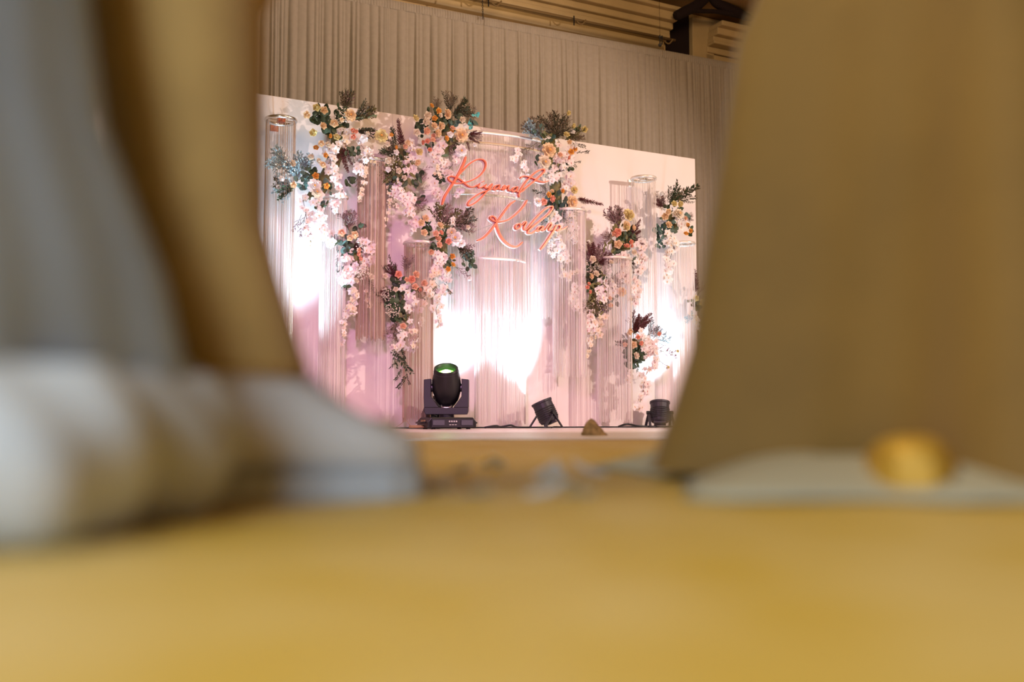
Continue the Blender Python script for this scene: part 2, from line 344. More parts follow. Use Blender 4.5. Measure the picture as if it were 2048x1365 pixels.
# ---------------------------------------------------------------- flower meshes (unit: radius 1)
def petal(mb, ang, tilt, ln, wd, base, cup, mi=0, nz=3, nx=4, up=0.0):
    vs = []; fs = []
    for j in range(nz + 1):
        t = j / nz; ww = wd * math.sin(math.pi * (0.12 + 0.75 * t)) 
        for i in range(nx + 1):
            u = i / nx * 2 - 1
            x = u * ww; r = base + ln * t * math.sin(tilt) + cup * math.sin(math.pi * t) * 0.3 - abs(u) ** 2 * ww * 0.45 + (0.10 * t ** 4); z = up + ln * t * math.cos(tilt) - 0.12 * (t ** 4)
            vs.append(Vector((r * math.cos(ang) - x * math.sin(ang), r * math.sin(ang) + x * math.cos(ang), z)))
    for j in range(nz):
        for i in range(nx): q = j * (nx + 1) + i; fs.append((q, q + 1, q + nx + 2, q + nx + 1))
    mb.add(vs, fs, mi)
def rose(seed, col, peony=False):
    r = random.Random(seed); mb = MB()
    if peony:
        rings = [(5, 0.25, 0.55, 0.30, 0.05, 0.30), (7, 0.6, 0.75, 0.36, 0.10, 0.2), (9, 0.95, 0.9, 0.40, 0.14, 0.05), (9, 1.3, 0.95, 0.42, 0.12, -0.1)]
    else:
        rings = [(3, 0.05, 0.62, 0.26, 0.10, 0.32), (4, 0.30, 0.72, 0.40, 0.16, 0.18), (5, 0.65, 0.85, 0.50, 0.18, 0.0), (5, 1.05, 0.90, 0.55, 0.16, -0.12)]
    for k, (n, ti, ln, wd, ba, up) in enumerate(rings):
        for i in range(n): petal(mb, 2 * math.pi * i / n + k * 0.7 + r.uniform(-.15, .15), ti + r.uniform(-.08, .08), ln, wd, ba, 0.5, 0, up=up)
    if peony: mb.lathe([(0.0, 0.62), (0.13, 0.60), (0.17, 0.5), (0.12, 0.35)], 8, 1)
    else: mb.lathe([(0.0, 0.93), (0.09, 0.90), (0.14, 0.7), (0.12, 0.3)], 8, 0)
    for k in range(5):
        a = 2 * math.pi * k / 5; mb.add([(0.1 * math.cos(a - .6), 0.1 * math.sin(a - .6), -0.15), (0.1 * math.cos(a + .6), 0.1 * math.sin(a + .6), -0.15), (0.55 * math.cos(a), 0.55 * math.sin(a), -0.05)], [(0, 1, 2)], 2)
    return mb.mesh('peony' if peony else 'rose', [col, 'heart', 'leaf'], True)
def orchid(seed, col, lip):
    r = random.Random(seed); mb = MB()
    for a, wd, ln in [(0.25, 0.50, 0.95), (math.pi - 0.25, 0.50, 0.95)]: petal(mb, a, 1.35 + r.uniform(-.2, .1), ln, wd * 1.15, 0.05, 0.3)
    for a in (math.pi / 2, -0.95, math.pi + 0.95): petal(mb, a, 1.45 + r.uniform(-.2, .2), 0.9, 0.36, 0.05, 0.2, up=-0.05)
    mb.lathe([(0.0, 0.26), (0.07, 0.22), (0.10, 0.12), (0.06, 0.0)], 6, 1)
    petal(mb, -math.pi / 2, 0.9, 0.30, 0.11, 0.05, 0.5, 1, nz=2, nx=2)
    return mb.mesh('orchid_bloom', [col, lip], True)
def leafmesh(k, col):
    vs = []; fs = []; nz = 4
    for j in range(nz + 1):
        t = j / nz; ww = (0.42 if k == 'round' else 0.24) * math.sin(math.pi * (0.08 + 0.9 * t)) ** 0.7
        for u in (-1, 0, 1): vs.append((u * ww, 0.10 * abs(u) - 0.25 * t * t, t))
    for j in range(nz):
        for i in range(2): q = j * 3 + i; fs.append((q, q + 1, q + 4, q + 3))
    return MB().add(vs, fs).mesh('leaf', col, True)
def sprig(kind, seed):
    r = random.Random(seed); mb = MB(); col = {'dark': 'g_dark', 'plum': 'g_plum', 'twig': 'g_twig', 'dusty': 'g_dusty', 'blue': 'g_blue', 'mauve': 'g_mauve', 'olive': 'leafolive', 'leafy': 'leaf'}[kind]
    bend = r.uniform(-.25, .25); side = r.uniform(-.1, .1)
    spine = lambda t: Vector((bend * t * t, side * t * t, t))
    mb.tube([spine(i / 6) for i in range(7)], [0.012 * (1 - i / 8) for i in range(7)], 4, 1)
    def lf(p, d, ln, wd):
        d = d.normalized(); sx = d.cross(Vector((r.uniform(-1, 1), r.uniform(-1, 1), r.uniform(-1, 1)))).normalized() * wd; nn = d.cross(sx).normalized() * wd * 0.5
        mb.add([p, p + d * ln * .45 + sx + nn, p + d * ln, p + d * ln * .45 - sx + nn], [(0, 1, 2), (0, 2, 3)], 0)
    if kind == 'plum':
        for i in range(95):
            t = 0.15 + 0.85 * i / 95; a = i * 2.4; L = 0.19 * (1.1 - 0.65 * t) * r.uniform(.7, 1.2)
            lf(spine(t), Vector((math.cos(a), math.sin(a), 0.75)), L, 0.02)
    elif kind in ('twig', 'dusty', 'blue', 'mauve'):
        for b in range(11):
            t0 = 0.2 + 0.07 * b; a = b * 2.4 + r.uniform(-.4, .4); L = 0.42 * (1.15 - t0) * r.uniform(.7, 1.2)
            d = Vector((math.cos(a) * .75, math.sin(a) * .75, 0.9)).normalized(); p = spine(t0); q = p + d * L
            mb.tube([p, p + d * L * .5 + Vector((0, 0, .01)), q], [0.006, 0.005, 0.003], 3, 1)
            for k in range(12):
                u = 0.2 + 0.8 * k / 11; pp = p + d * L * u; aa = r.uniform(0, 6.28)
                lf(pp, d + Vector((math.cos(aa), math.sin(aa), r.uniform(-.3, .6))) * .9, r.uniform(.045, .08), 0.014 if kind != 'blue' else 0.02)
    else:
        for i in range(26):
            t = 0.12 + 0.88 * i / 26; a = (i % 2) * math.pi + r.uniform(-.9, .9); L = 0.17 * r.uniform(.7, 1.2)
            lf(spine(t), Vector((math.cos(a), math.sin(a) * .8, 0.8)), L, 0.042 if kind != 'dark' else 0.032)
    return mb.mesh('sprig', [col, 'stem' if kind not in ('dusty', 'blue') else col])
ROSE = {c: [rose(i, 'f_' + n) for i in range(2)] for c, n in {'c': 'cream', 'p': 'peach', 'o': 'orange', 'y': 'yellow', 'w': 'white', 'k': 'coral', 'i': 'ivory'}.items()}
PEO = {c: rose(5, 'f_' + n, True) for c, n in {'c': 'cream', 'w': 'white', 'i': 'ivory', 'y': 'yellow', 'p': 'peach'}.items()}
ORC = {'w': [orchid(i, 'f_white', l) for i, l in enumerate(['lip', 'lipr', 'lip'])], 'p': [orchid(i, 'f_pinkw', l) for i, l in enumerate(['lipr', 'lip', 'lipr'])], 'y': [orchid(i, 'f_ivory', 'lip') for i in range(2)], 'k': [orchid(3, 'f_coral', 'lip')]}
LEAF = {'d': leafmesh('round', 'leaf'), 'b': leafmesh('round', 'leafblue'), 'o': leafmesh('long', 'leafolive'), 'l': leafmesh('long', 'leaf'), 't': leafmesh('round', 'teal')}
SPR = {k: [sprig(k, i) for i in range(2)] for k in ('dark', 'plum', 'twig', 'dusty', 'blue', 'mauve', 'olive', 'leafy')}

def face_rot(r, spread=0.7):          # blossom axis +Z turned towards the hall (-Y), with scatter
    d = Vector((r.gauss(0, spread * .6), -1, r.gauss(0.0, spread * .5))).normalized()
    return (d.to_track_quat('Z', 'Y') @ Matrix.Rotation(r.uniform(0, 6.28), 3, 'Z').to_quaternion()).to_euler()

class Bouquet:
    def __init__(s, label, x, y, seed, o=0.20):
        s.r = random.Random(seed); s.o = o; s.x, s.y = x, y
        ss, z = S(x, y, o); s.base = Vector((ss, -0.0, z)); s.px = (W(ss, z, o) - CAM).dot(FW) / F
        s.e = thing('flower_arrangement', label, 'flowers', W(ss, z, o), YAW, 'flower arrangements fixed to the stage backdrop')
    def P(s, x, y, do=0.0):
        a, z = S(x, y, s.o + do); return Vector((a - s.base.x, -do, z - s.base.z))
    def roses(s, L):
        for it in L:
            x, y, d, c = it[:4]; m = s.r.choice(ROSE[c]); do = s.r.uniform(0.05, 0.10)
            link('rose', m, s.e, s.P(x, y, do), face_rot(s.r, 0.6), d / 2 * s.px * 1.12)
    def peonies(s, L):
        for x, y, d, c in L: link('peony', PEO[c], s.e, s.P(x, y, 0.06), face_rot(s.r, 0.35), d / 2 * s.px * 1.0)
    def orchids(s, path, n, spread, c='w', d=13, hang=True, depth=0.06):
        pts = catmull([(x, y, 0) for x, y in path], 8)
        for i in range(n):
            t = (i + s.r.random()) / n * (len(pts) - 1); p = pts[int(t)]
            x = p.x + s.r.uniform(-1, 1) * spread; y = p.y + s.r.uniform(-1, 1) * spread
            cc = s.r.choice(c); e = face_rot(s.r, 0.7)
            dd = Vector((s.r.gauss(0, .45), -1, s.r.gauss(-.1, .35))).normalized()
            e = (dd.to_track_quat('Z', 'Y') @ Matrix.Rotation(s.r.uniform(-.6, .6), 3, 'Z').to_quaternion()).to_euler()
            link('orchid_bloom', s.r.choice(ORC[cc]), s.e, s.P(x, y, s.r.uniform(0.0, depth)), e, d / 2 * s.px * s.r.uniform(.95, 1.3))
        if hang:
            link('stem', MB().tube([s.P(p.x, p.y, 0.015) for p in pts[::3]], 0.0022, 4).mesh('stem', 'stem'), s.e)
    def leaves(s, x, y, sp, n, k='d', d=13):
        for i in range(int(n * 1.5)):
            a = s.r.uniform(0, 6.28); q = sp * math.sqrt(s.r.random()); kk = s.r.choice(k)
            link('leaf', LEAF[kk], s.e, s.P(x + q * math.cos(a), y + q * math.sin(a) * .9, s.r.uniform(-0.03, 0.05)), (s.r.uniform(-.6, .6), s.r.uniform(0, 6.28), s.r.uniform(-.7, .7)), d * s.px * s.r.uniform(.75, 1.25))
    def sprigs(s, L):
        for (x0, y0, x1, y1, k) in L:
            p = s.P(x0, y0, 0.0); q = s.P(x1, y1, s.r.uniform(0.0, 0.06)); d = q - p
            link('sprig', s.r.choice(SPR[k]), s.e, p, (d.normalized().to_track_quat('Z', 'Y') @ Matrix.Rotation(s.r.uniform(0, 6.28), 3, 'Z').to_quaternion()).to_euler(), d.length)
    def fan(s, x, y, ln, a0, a1, n, k):
        n = int(n * 1.6)
        for i in range(n):
            a = math.radians(a0 + (a1 - a0) * (i + s.r.uniform(.2, .8)) / n); l = ln * s.r.uniform(.7, 1.05)
            s.sprigs([(x, y, x + l * math.cos(a), y - l * math.sin(a), s.r.choice(k))])
    def breath(s, x, y, sp, n, col='breath'):
        mb = MB()
        for i in range(n):
            a = s.r.uniform(0, 6.28); q = sp * math.sqrt(s.r.random()); p = s.P(x + q * math.cos(a), y + q * math.sin(a), s.r.uniform(0.01, .07)); w = 0.0055
            mb.add([p + Vector(v) * w for v in ((1, 0, 0), (-1, 0, 0), (0, 1, 0), (0, -1, 0), (0, 0, 1), (0, 0, -1))], [(0, 2, 4), (2, 1, 4), (1, 3, 4), (3, 0, 4), (2, 0, 5), (1, 2, 5), (3, 1, 5), (0, 3, 5)])
        mb.obj('baby_breath', col, s.e)['kind'] = 'stuff'
    def core(s, pts, r=20):             # moss-covered foam holding the stems, fixed to the panel
        mb = MB()
        q = [s.P(x, y, -0.04) for x, y in pts]
        if len(q) == 1: q = [q[0] + Vector((0, 0, r * s.px * .7)), q[0] - Vector((0, 0, r * s.px * .7))]
        mb.tube(catmull(q, 4), r * s.px * 0.55, 8)
        mb.tube([q[0], Vector((q[0].x, s.o - 0.004, q[0].z))], 0.012, 6)
        mb.obj('foam_holder', 'leafolive', s.e, True)

# A: big top-left bouquet
b = Bouquet('largest bouquet, top left, cream roses above a long white orchid cascade and pale blue sprigs', 680, 290, 1, 0.26)
b.core([(680, 255), (665, 330), (625, 400)], 26)
b.roses([(613, 230, 14, 'c'), (633, 216, 15, 'y'), (648, 221, 15, 'c'), (646, 252, 14, 'c'), (668, 248, 16, 'c'), (626, 265, 15, 'y'), (673, 275, 14, 'y'), (660, 272, 9, 'o'), (632, 296, 11, 'o'), (651, 311, 10, 'o'), (643, 288, 13, 'c'), (622, 315, 12, 'i'), (631, 352, 13, 'o'), (653, 372, 12, 'o'), (645, 330, 13, 'c'), (683, 240, 9, 'c'), (706, 262, 11, 'k'), (712, 263, 9, 'k'), (707, 274, 11, 'k'), (656, 290, 13, 'i'), (585, 327, 13, 'i'), (717, 285, 10, 'w'), (727, 277, 17, 'w'), (735, 268, 10, 'i'), (557, 375, 10, 'w'), (563, 358, 11, 'w'), (587, 370, 12, 'c'), (637, 322, 11, 'i')])
b.peonies([(700, 231, 24, 'c'), (762, 272, 27, 'y'), (628, 372, 26, 'w'), (632, 385, 22, 'i')])
b.orchids([(690, 262), (685, 278), (692, 285)], 14, 10, 'wwi'.replace('i', 'y'), 15, False)
b.orchids([(668, 290), (660, 320), (665, 345), (668, 360)], 26, 12, 'ww', 14)
b.orchids([(735, 300), (728, 325), (722, 340), (715, 335)], 16, 7, 'w', 13)
b.orchids([(728, 335), (728, 360), (724, 385), (722, 400)], 10, 4, 'y', 10)
b.orchids([(640, 375), (632, 410), (640, 440), (655, 470), (655, 490)], 34, 12, 'w', 14)
b.orchids([(605, 395), (612, 430), (617, 470), (625, 490)], 18, 7, 'w', 12)
b.orchids([(680, 372), (685, 385), (672, 405), (662, 420)], 12, 7, 'w', 13)
b.leaves(640, 235, 20, 22, 'ddb', 13); b.leaves(660, 260, 18, 16, 'd', 13); b.leaves(682, 225, 14, 12, 'd', 12); b.leaves(628, 345, 14, 9, 'dl', 14); b.leaves(705, 298, 14, 8, 'd', 12); b.leaves(655, 375, 12, 8, 'lb', 12); b.leaves(700, 360, 8, 5, 'd', 12); b.leaves(645, 412, 12, 7, 'bl', 11); b.leaves(600, 345, 12, 8, 'b', 10); b.leaves(608, 370, 14, 10, 'b', 10); b.leaves(680, 258, 14, 7, 'd', 13)
b.fan(690, 222, 42, 55, 115, 8, ['twig', 'mauve', 'dark']); b.fan(705, 240, 52, 5, 50, 9, ['twig', 'dark', 'olive']); b.fan(712, 262, 42, -25, 15, 6, ['dark', 'leafy'])
b.fan(600, 360, 55, 80, 150, 12, ['blue']); b.fan(575, 335, 50, 100, 185, 8, ['blue']); b.fan(590, 375, 45, 130, 230, 10, ['blue', 'leafy']); b.fan(605, 345, 40, 40, 100, 7, ['blue'])
b.sprigs([(684, 288, 686, 345, 'plum'), (680, 290, 672, 322, 'plum'), (690, 290, 697, 330, 'plum'), (603, 430, 590, 465, 'mauve'), (612, 425, 602, 470, 'mauve'), (615, 440, 618, 475, 'mauve'), (722, 290, 745, 318, 'twig'), (705, 300, 706, 345, 'twig'), (720, 340, 718, 380, 'twig')])
b.breath(684, 232, 16, 90); b.breath(735, 305, 14, 60); b.breath(575, 325, 26, 90)
# B
b = Bouquet('tall bouquet with an upright burgundy plume, second from left at the top', 800, 330, 2, 0.25)
b.core([(800, 300), (800, 380)], 22)
b.roses([(775, 289, 11, 'i'), (792, 305, 11, 'w'), (775, 321, 14, 'i'), (776, 340, 11, 'w'), (792, 295, 8, 'o'), (838, 304, 15, 'y'), (836, 298, 10, 'w'), (815, 285, 12, 'c'), (810, 293, 11, 'p'), (783, 270, 8, 'o'), (797, 342, 12, 'i'), (808, 356, 11, 'i'), (835, 325, 13, 'c'), (842, 322, 10, 'w')])
b.orchids([(818, 290), (822, 305), (826, 318), (830, 330)], 14, 9, 'wp', 15, False)
b.orchids([(815, 330), (822, 342), (812, 345)], 8, 8, 'p', 14, False)
b.orchids([(798, 365), (792, 385), (805, 400), (815, 415)], 30, 13, 'wwp', 14)
b.orchids([(820, 395), (825, 420), (828, 445), (822, 462)], 20, 8, 'wp', 13)
b.orchids([(778, 370), (776, 400), (775, 425), (772, 450)], 8, 4, 'y', 9)
b.leaves(803, 320, 18, 16, 'do', 13); b.leaves(800, 350, 22, 22, 'doo', 14); b.leaves(832, 355, 10, 8, 'd', 12); b.leaves(838, 400, 8, 5, 'd', 12); b.leaves(790, 370, 12, 8, 'od', 11)
b.sprigs([(803, 300, 797, 240, 'plum'), (806, 298, 804, 250, 'plum'), (790, 300, 762, 258, 'dark'), (792, 290, 778, 256, 'leafy'), (796, 296, 790, 258, 'dark'), (785, 315, 757, 303, 'mauve'), (785, 330, 765, 345, 'twig'), (840, 345, 862, 330, 'dusty'), (835, 365, 852, 345, 'dusty'), (838, 380, 860, 370, 'dusty'), (838, 360, 858, 355, 'dusty')])
b.fan(790, 310, 34, 90, 180, 9, ['dark', 'twig', 'leafy']); b.fan(795, 345, 34, 150, 250, 10, ['twig', 'dark', 'olive']); b.fan(825, 400, 30, 300, 380, 5, ['dusty'])
b.breath(788, 325, 18, 70); b.breath(795, 400, 20, 50, 'breath')
# C
b = Bouquet('rounded bouquet of cream and orange roses at the top centre, left of the arched curtain', 893, 265, 3, 0.27)
b.core([(893, 250), (885, 310)], 24)
b.roses([(863, 212, 10, 'o'), (877, 222, 12, 'o'), (870, 237, 11, 'o'), (895, 226, 16, 'c'), (831, 237, 14, 'y'), (855, 231, 15, 'i'), (852, 243, 16, 'i'), (868, 252, 14, 'c'), (882, 252, 16, 'c'), (853, 262, 15, 'p'), (875, 266, 16, 'c'), (833, 265, 14, 'i'), (905, 257, 11, 'p'), (904, 263, 8, 'o'), (900, 270, 13, 'w'), (893, 277, 11, 'o'), (924, 240, 13, 'i'), (934, 263, 12, 'i'), (866, 280, 10, 'p'), (845, 285, 10, 'k'), (855, 283, 11, 'k'), (881, 231, 9, 'i'), (930, 251, 9, 'w'), (860, 300, 9, 'k'), (867, 272, 10, 'p'), (949, 290, 9, 'w')])
b.peonies([(922, 271, 27, 'c'), (922, 302, 24, 'w'), (895, 232, 14, 'c')])
b.orchids([(878, 285), (876, 300), (874, 315), (878, 322)], 24, 10, 'wwp', 14)
b.orchids([(910, 312), (905, 330), (892, 345), (898, 352)], 22, 10, 'wp', 13)
b.orchids([(915, 350), (920, 370), (918, 385)], 16, 9, 'w', 13)
b.orchids([(876, 370), (872, 385), (880, 395)], 10, 9, 'wp', 14, False)
b.orchids([(875, 330), (873, 345), (880, 360)], 6, 5, 'y', 9)
b.leaves(868, 230, 20, 14, 'd', 11); b.leaves(890, 245, 22, 18, 'd', 12); b.leaves(843, 252, 10, 6, 'd', 12); b.leaves(908, 240, 18, 14, 'db', 11); b.leaves(905, 285, 14, 8, 'do', 11); b.leaves(880, 355, 9, 9, 'd', 9); b.leaves(838, 265, 6, 4, 'bd', 11); b.leaves(865, 290, 12, 6, 'd', 10)
b.leaves(951, 233, 4, 3, 't', 8); b.leaves(942, 251, 4, 3, 't', 9); b.leaves(943, 242, 8, 4, 'b', 11)
b.fan(898, 225, 42, 60, 100, 6, ['twig', 'dark']); b.fan(905, 232, 48, 5, 60, 10, ['twig', 'dark', 'leafy']); b.fan(872, 222, 30, 60, 110, 4, ['twig']); b.fan(935, 272, 30, -60, 40, 6, ['plum', 'mauve']); b.fan(900, 285, 28, -90, -20, 6, ['dark', 'mauve'])
b.sprigs([(935, 268, 963, 265, 'plum'), (938, 270, 958, 276, 'plum'), (932, 280, 942, 300, 'plum'), (905, 312, 920, 325, 'mauve')])
# D
b = Bouquet('long bouquet with dark twigs and two big cream peonies, beside the end of the lettering', 1105, 310, 4, 0.27)
b.core([(1105, 280), (1110, 350), (1112, 410)], 22)
b.peonies([(1097, 301, 29, 'c'), (1088, 325, 27, 'i'), (1143, 404, 26, 'c'), (1075, 405, 18, 'w'), (1148, 380, 16, 'y')])
b.roses([(1137, 226, 10, 'y'), (1146, 252, 12, 'y'), (1169, 259, 13, 'y'), (1133, 270, 13, 'y'), (1145, 264, 11, 'w'), (1142, 304, 12, 'o'), (1150, 298, 10, 'o'), (1139, 284, 10, 'c'), (1104, 398, 14, 'k'), (1087, 404, 14, 'k'), (1097, 390, 12, 'o'), (1125, 382, 9, 'o'), (1137, 315, 9, 'k'), (1104, 383, 9, 'c'), (1150, 290, 11, 'w'), (1120, 310, 10, 'p'), (1165, 417, 10, 'w'), (1178, 424, 9, 'w')])
b.orchids([(1122, 295), (1135, 305), (1140, 315), (1120, 322), (1117, 335)], 26, 12, 'ppw', 14, False)
b.orchids([(1092, 350), (1105, 360), (1112, 350)], 14, 9, 'wp', 13, False)
b.orchids([(1140, 350), (1140, 370), (1132, 385)], 16, 9, 'pw', 14, False)
b.orchids([(1028, 318), (1040, 305)], 6, 6, 'w', 11, False); b.orchids([(1045, 325), (1049, 345), (1052, 365)], 12, 7, 'w', 12)
b.orchids([(1100, 430), (1110, 445), (1115, 470), (1120, 500), (1128, 530)], 44, 11, 'w', 14)
b.orchids([(1140, 430), (1150, 450), (1146, 470), (1147, 485)], 16, 7, 'w', 13)
b.orchids([(1103, 485), (1100, 505), (1105, 515)], 8, 5, 'w', 10)
b.orchids([(1128, 535), (1125, 548), (1135, 555), (1155, 545)], 12, 5, 'wy', 12)
b.leaves(1075, 262, 10, 7, 'b', 11); b.leaves(1100, 275, 18, 10, 'od', 12); b.leaves(1110, 405, 18, 22, 'bbd', 11); b.leaves(1125, 415, 16, 14, 'bd', 11); b.leaves(1075, 318, 6, 3, 'd', 11); b.leaves(1157, 256, 5, 3, 'd', 10); b.leaves(1140, 330, 10, 6, 'd', 9); b.leaves(1115, 435, 14, 10, 'b', 9); b.leaves(1105, 320, 14, 7, 'o', 10)
b.fan(1110, 280, 56, 40, 125, 16, ['twig', 'dark', 'dark']); b.fan(1085, 280, 52, 100, 150, 8, ['blue', 'twig']); b.fan(1130, 280, 40, 0, 50, 6, ['twig', 'olive'])
b.sprigs([(1140, 290, 1172, 289, 'dark'), (1142, 305, 1175, 305, 'dark'), (1138, 325, 1160, 325, 'dark'), (1135, 320, 1155, 332, 'dark'), (1150, 400, 1202, 406, 'plum'), (1150, 398, 1185, 399, 'plum'), (1095, 390, 1060, 380, 'dark'), (1095, 385, 1085, 368, 'dark'), (1150, 268, 1168, 260, 'twig'), (1130, 262, 1140, 222, 'twig'), (1075, 285, 1040, 312, 'twig'), (1130, 440, 1150, 480, 'twig'), (1095, 430, 1080, 450, 'leafy'), (1160, 420, 1140, 425, 'olive')])
b.fan(1110, 350, 26, 0, 360, 8, ['blue']); b.fan(1115, 425, 34, 180, 360, 10, ['blue', 'leafy'])
# E
b = Bouquet('bouquet near the right edge of the backdrop with dark leafy sprigs pointing up right', 1345, 440, 5, 0.22)
b.core([(1345, 430), (1345, 460)], 18)
b.roses([(1322, 387, 10, 'w'), (1336, 424, 13, 'c'), (1330, 434, 14, 'c'), (1337, 450, 14, 'c'), (1375, 450, 9, 'o'), (1381, 462, 9, 'o'), (1372, 468, 10, 'o'), (1371, 437, 9, 'p'), (1348, 408, 12, 'y'), (1360, 408, 13, 'y'), (1352, 428, 12, 'i')])
b.peonies([(1357, 428, 20, 'i')])
b.orchids([(1355, 425), (1360, 445), (1365, 455)], 14, 8, 'w', 13, False); b.orchids([(1333, 465), (1338, 478), (1345, 490), (1350, 500)], 18, 10, 'w', 14)
b.orchids([(1345, 500), (1340, 520), (1336, 545), (1330, 560)], 24, 9, 'w', 14)
b.leaves(1325, 460, 14, 14, 'bbd', 11); b.leaves(1345, 450, 18, 14, 'bd', 10); b.leaves(1374, 430, 8, 5, 'b', 10); b.leaves(1325, 485, 10, 8, 'b', 9); b.leaves(1345, 418, 12, 7, 'd', 10); b.leaves(1376, 460, 8, 5, 'd', 9)
b.fan(1338, 412, 50, 40, 70, 6, ['dark', 'leafy', 'twig']); b.sprigs([(1345, 408, 1390, 362, 'leafy'), (1348, 408, 1391, 380, 'dark'), (1350, 405, 1388, 388, 'dark'), (1358, 400, 1385, 410, 'dark'), (1335, 410, 1345, 375, 'dark'), (1330, 410, 1318, 395, 'mauve'), (1328, 420, 1316, 402, 'mauve')]); b.fan(1328, 415, 28, 80, 160, 7, ['mauve', 'plum'])
b.fan(1370, 440, 22, -20, 60, 4, ['dusty'])
# F
b = Bouquet('bouquet with a dusty pink feathery sprig, between the lettering and the tilted ring', 1250, 480, 6, 0.28)
b.core([(1248, 465), (1250, 500)], 20)
b.roses([(1258, 432, 18, 'y'), (1234, 465, 17, 'k'), (1228, 467, 12, 'p'), (1236, 489, 16, 'c'), (1268, 505, 11, 'i'), (1252, 455, 14, 'y'), (1266, 456, 13, 'c'), (1262, 484, 10, 'k'), (1255, 492, 9, 'k'), (1263, 492, 8, 'k'), (1250, 492, 8, 'k')])
b.peonies([(1257, 430, 24, 'y'), (1252, 452, 20, 'c')])
b.orchids([(1275, 480), (1283, 490), (1285, 505), (1285, 520)], 20, 8, 'pw', 13); b.orchids([(1245, 510), (1250, 530), (1248, 545), (1252, 560)], 28, 10, 'wp', 14)
b.orchids([(1280, 530), (1275, 560), (1272, 585), (1268, 605)], 22, 8, 'pw', 13)
b.leaves(1235, 455, 14, 8, 'oo', 13); b.leaves(1222, 490, 13, 9, 'o', 14); b.leaves(1250, 480, 16, 16, 'do', 12); b.leaves(1240, 505, 12, 8, 'od', 12); b.leaves(1258, 470, 14, 8, 'd', 11); b.leaves(1275, 525, 10, 6, 'd', 9)
b.fan(1238, 455, 44, 75, 135, 12, ['dusty', 'mauve']); b.sprigs([(1250, 470, 1285, 448, 'plum'), (1255, 475, 1275, 485, 'plum'), (1240, 450, 1240, 420, 'leafy'), (1260, 515, 1280, 545, 'twig'), (1258, 515, 1270, 548, 'twig')]); b.fan(1255, 475, 34, -30, 60, 7, ['plum', 'mauve']); b.fan(1225, 475, 24, 120, 220, 5, ['dusty'])
b.breath(1260, 445, 14, 40)
# G
b = Bouquet('loose bouquet with purple-brown sprigs and trailing white orchids, left of the right-hand group', 1190, 560, 7, 0.26)
b.core([(1190, 545), (1190, 600)], 20)
b.roses([(1185, 519, 14, 'i'), (1182, 553, 12, 'c'), (1192, 548, 13, 'i'), (1218, 543, 12, 'w'), (1236, 553, 11, 'w'), (1220, 597, 9, 'o'), (1221, 611, 9, 'o'), (1175, 575, 8, 'k'), (1180, 584, 8, 'k'), (1178, 568, 7, 'k'), (1222, 525, 10, 'i')])
b.peonies([(1243, 584, 19, 'c')])
b.orchids([(1208, 560), (1203, 575), (1205, 592), (1212, 602)], 22, 9, 'ww', 14, False); b.orchids([(1155, 575), (1148, 595), (1150, 612), (1158, 620)], 28, 9, 'w', 14)
b.orchids([(1175, 620), (1182, 640), (1180, 655)], 22, 9, 'pw', 13); b.orchids([(1208, 635), (1200, 650), (1192, 665), (1182, 680)], 20, 9, 'wy', 12); b.orchids([(1182, 680), (1178, 700), (1176, 715)], 8, 4, 'y', 9)
b.leaves(1185, 570, 18, 20, 'doo', 12); b.leaves(1195, 595, 18, 16, 'oo', 11); b.leaves(1225, 600, 12, 8, 'd', 9); b.leaves(1180, 530, 12, 5, 'd', 10)
b.fan(1188, 535, 50, 60, 130, 14, ['mauve', 'plum', 'dusty']); b.fan(1195, 530, 36, 0, 60, 8, ['plum', 'mauve']); b.fan(1190, 600, 36, 190, 340, 12, ['twig', 'olive']); b.fan(1210, 570, 30, -10, 30, 4, ['twig'])
b.breath(1190, 540, 16, 70); b.breath(1200, 610, 18, 50)
b.leaves(1195, 560, 22, 16, 'do', 12); b.leaves(1210, 620, 18, 10, 'do', 10); b.fan(1205, 545, 38, 120, 240, 7, ['dark', 'twig']); b.fan(1215, 560, 34, -60, 40, 8, ['twig', 'dusty']); b.orchids([(1222, 560), (1230, 575), (1225, 590)], 8, 8, 'w', 13, False)
# H
b = Bouquet('middle-left bouquet with a grey-pink feathery crest and blue-green leaves', 705, 510, 8, 0.24)
b.core([(705, 490), (708, 530)], 20)
b.roses([(683, 466, 14, 'p'), (709, 470, 15, 'c'), (700, 477, 13, 'c'), (686, 519, 10, 'w'), (717, 508, 10, 'k'), (721, 518, 9, 'k'), (718, 500, 9, 'p'), (743, 554, 11, 'i'), (712, 562, 12, 'i')])
b.orchids([(720, 482), (732, 490), (740, 500), (735, 520), (730, 530)], 28, 9, 'pw', 14); b.orchids([(700, 510), (690, 520), (675, 515)], 14, 8, 'wp', 13, False)
b.orchids([(705, 535), (692, 545), (685, 560), (700, 560)], 24, 11, 'ww', 15, False); b.orchids([(700, 580), (710, 590), (705, 610), (700, 630)], 20, 8, 'wy', 13); b.orchids([(690, 620), (686, 650), (684, 690)], 14, 4, 'wy', 11); b.orchids([(735, 580), (736, 600), (740, 615)], 6, 3, 'y', 10)
b.leaves(683, 485, 14, 18, 'bbd', 13); b.leaves(690, 500, 13, 12, 'b', 12); b.leaves(715, 455, 10, 6, 'd', 11); b.leaves(685, 535, 10, 6, 'b', 10); b.leaves(695, 575, 9, 5, 'd', 11); b.leaves(705, 500, 12, 8, 'd', 10)
b.fan(698, 462, 46, 65, 120, 14, ['dusty', 'mauve', 'twig']); b.fan(705, 495, 26, -30, 120, 8, ['plum', 'twig']); b.sprigs([(735, 555, 752, 595, 'dark'), (738, 560, 748, 580, 'dark'), (680, 500, 668, 530, 'dark')])
b.breath(725, 545, 15, 110); b.breath(722, 490, 10, 40)
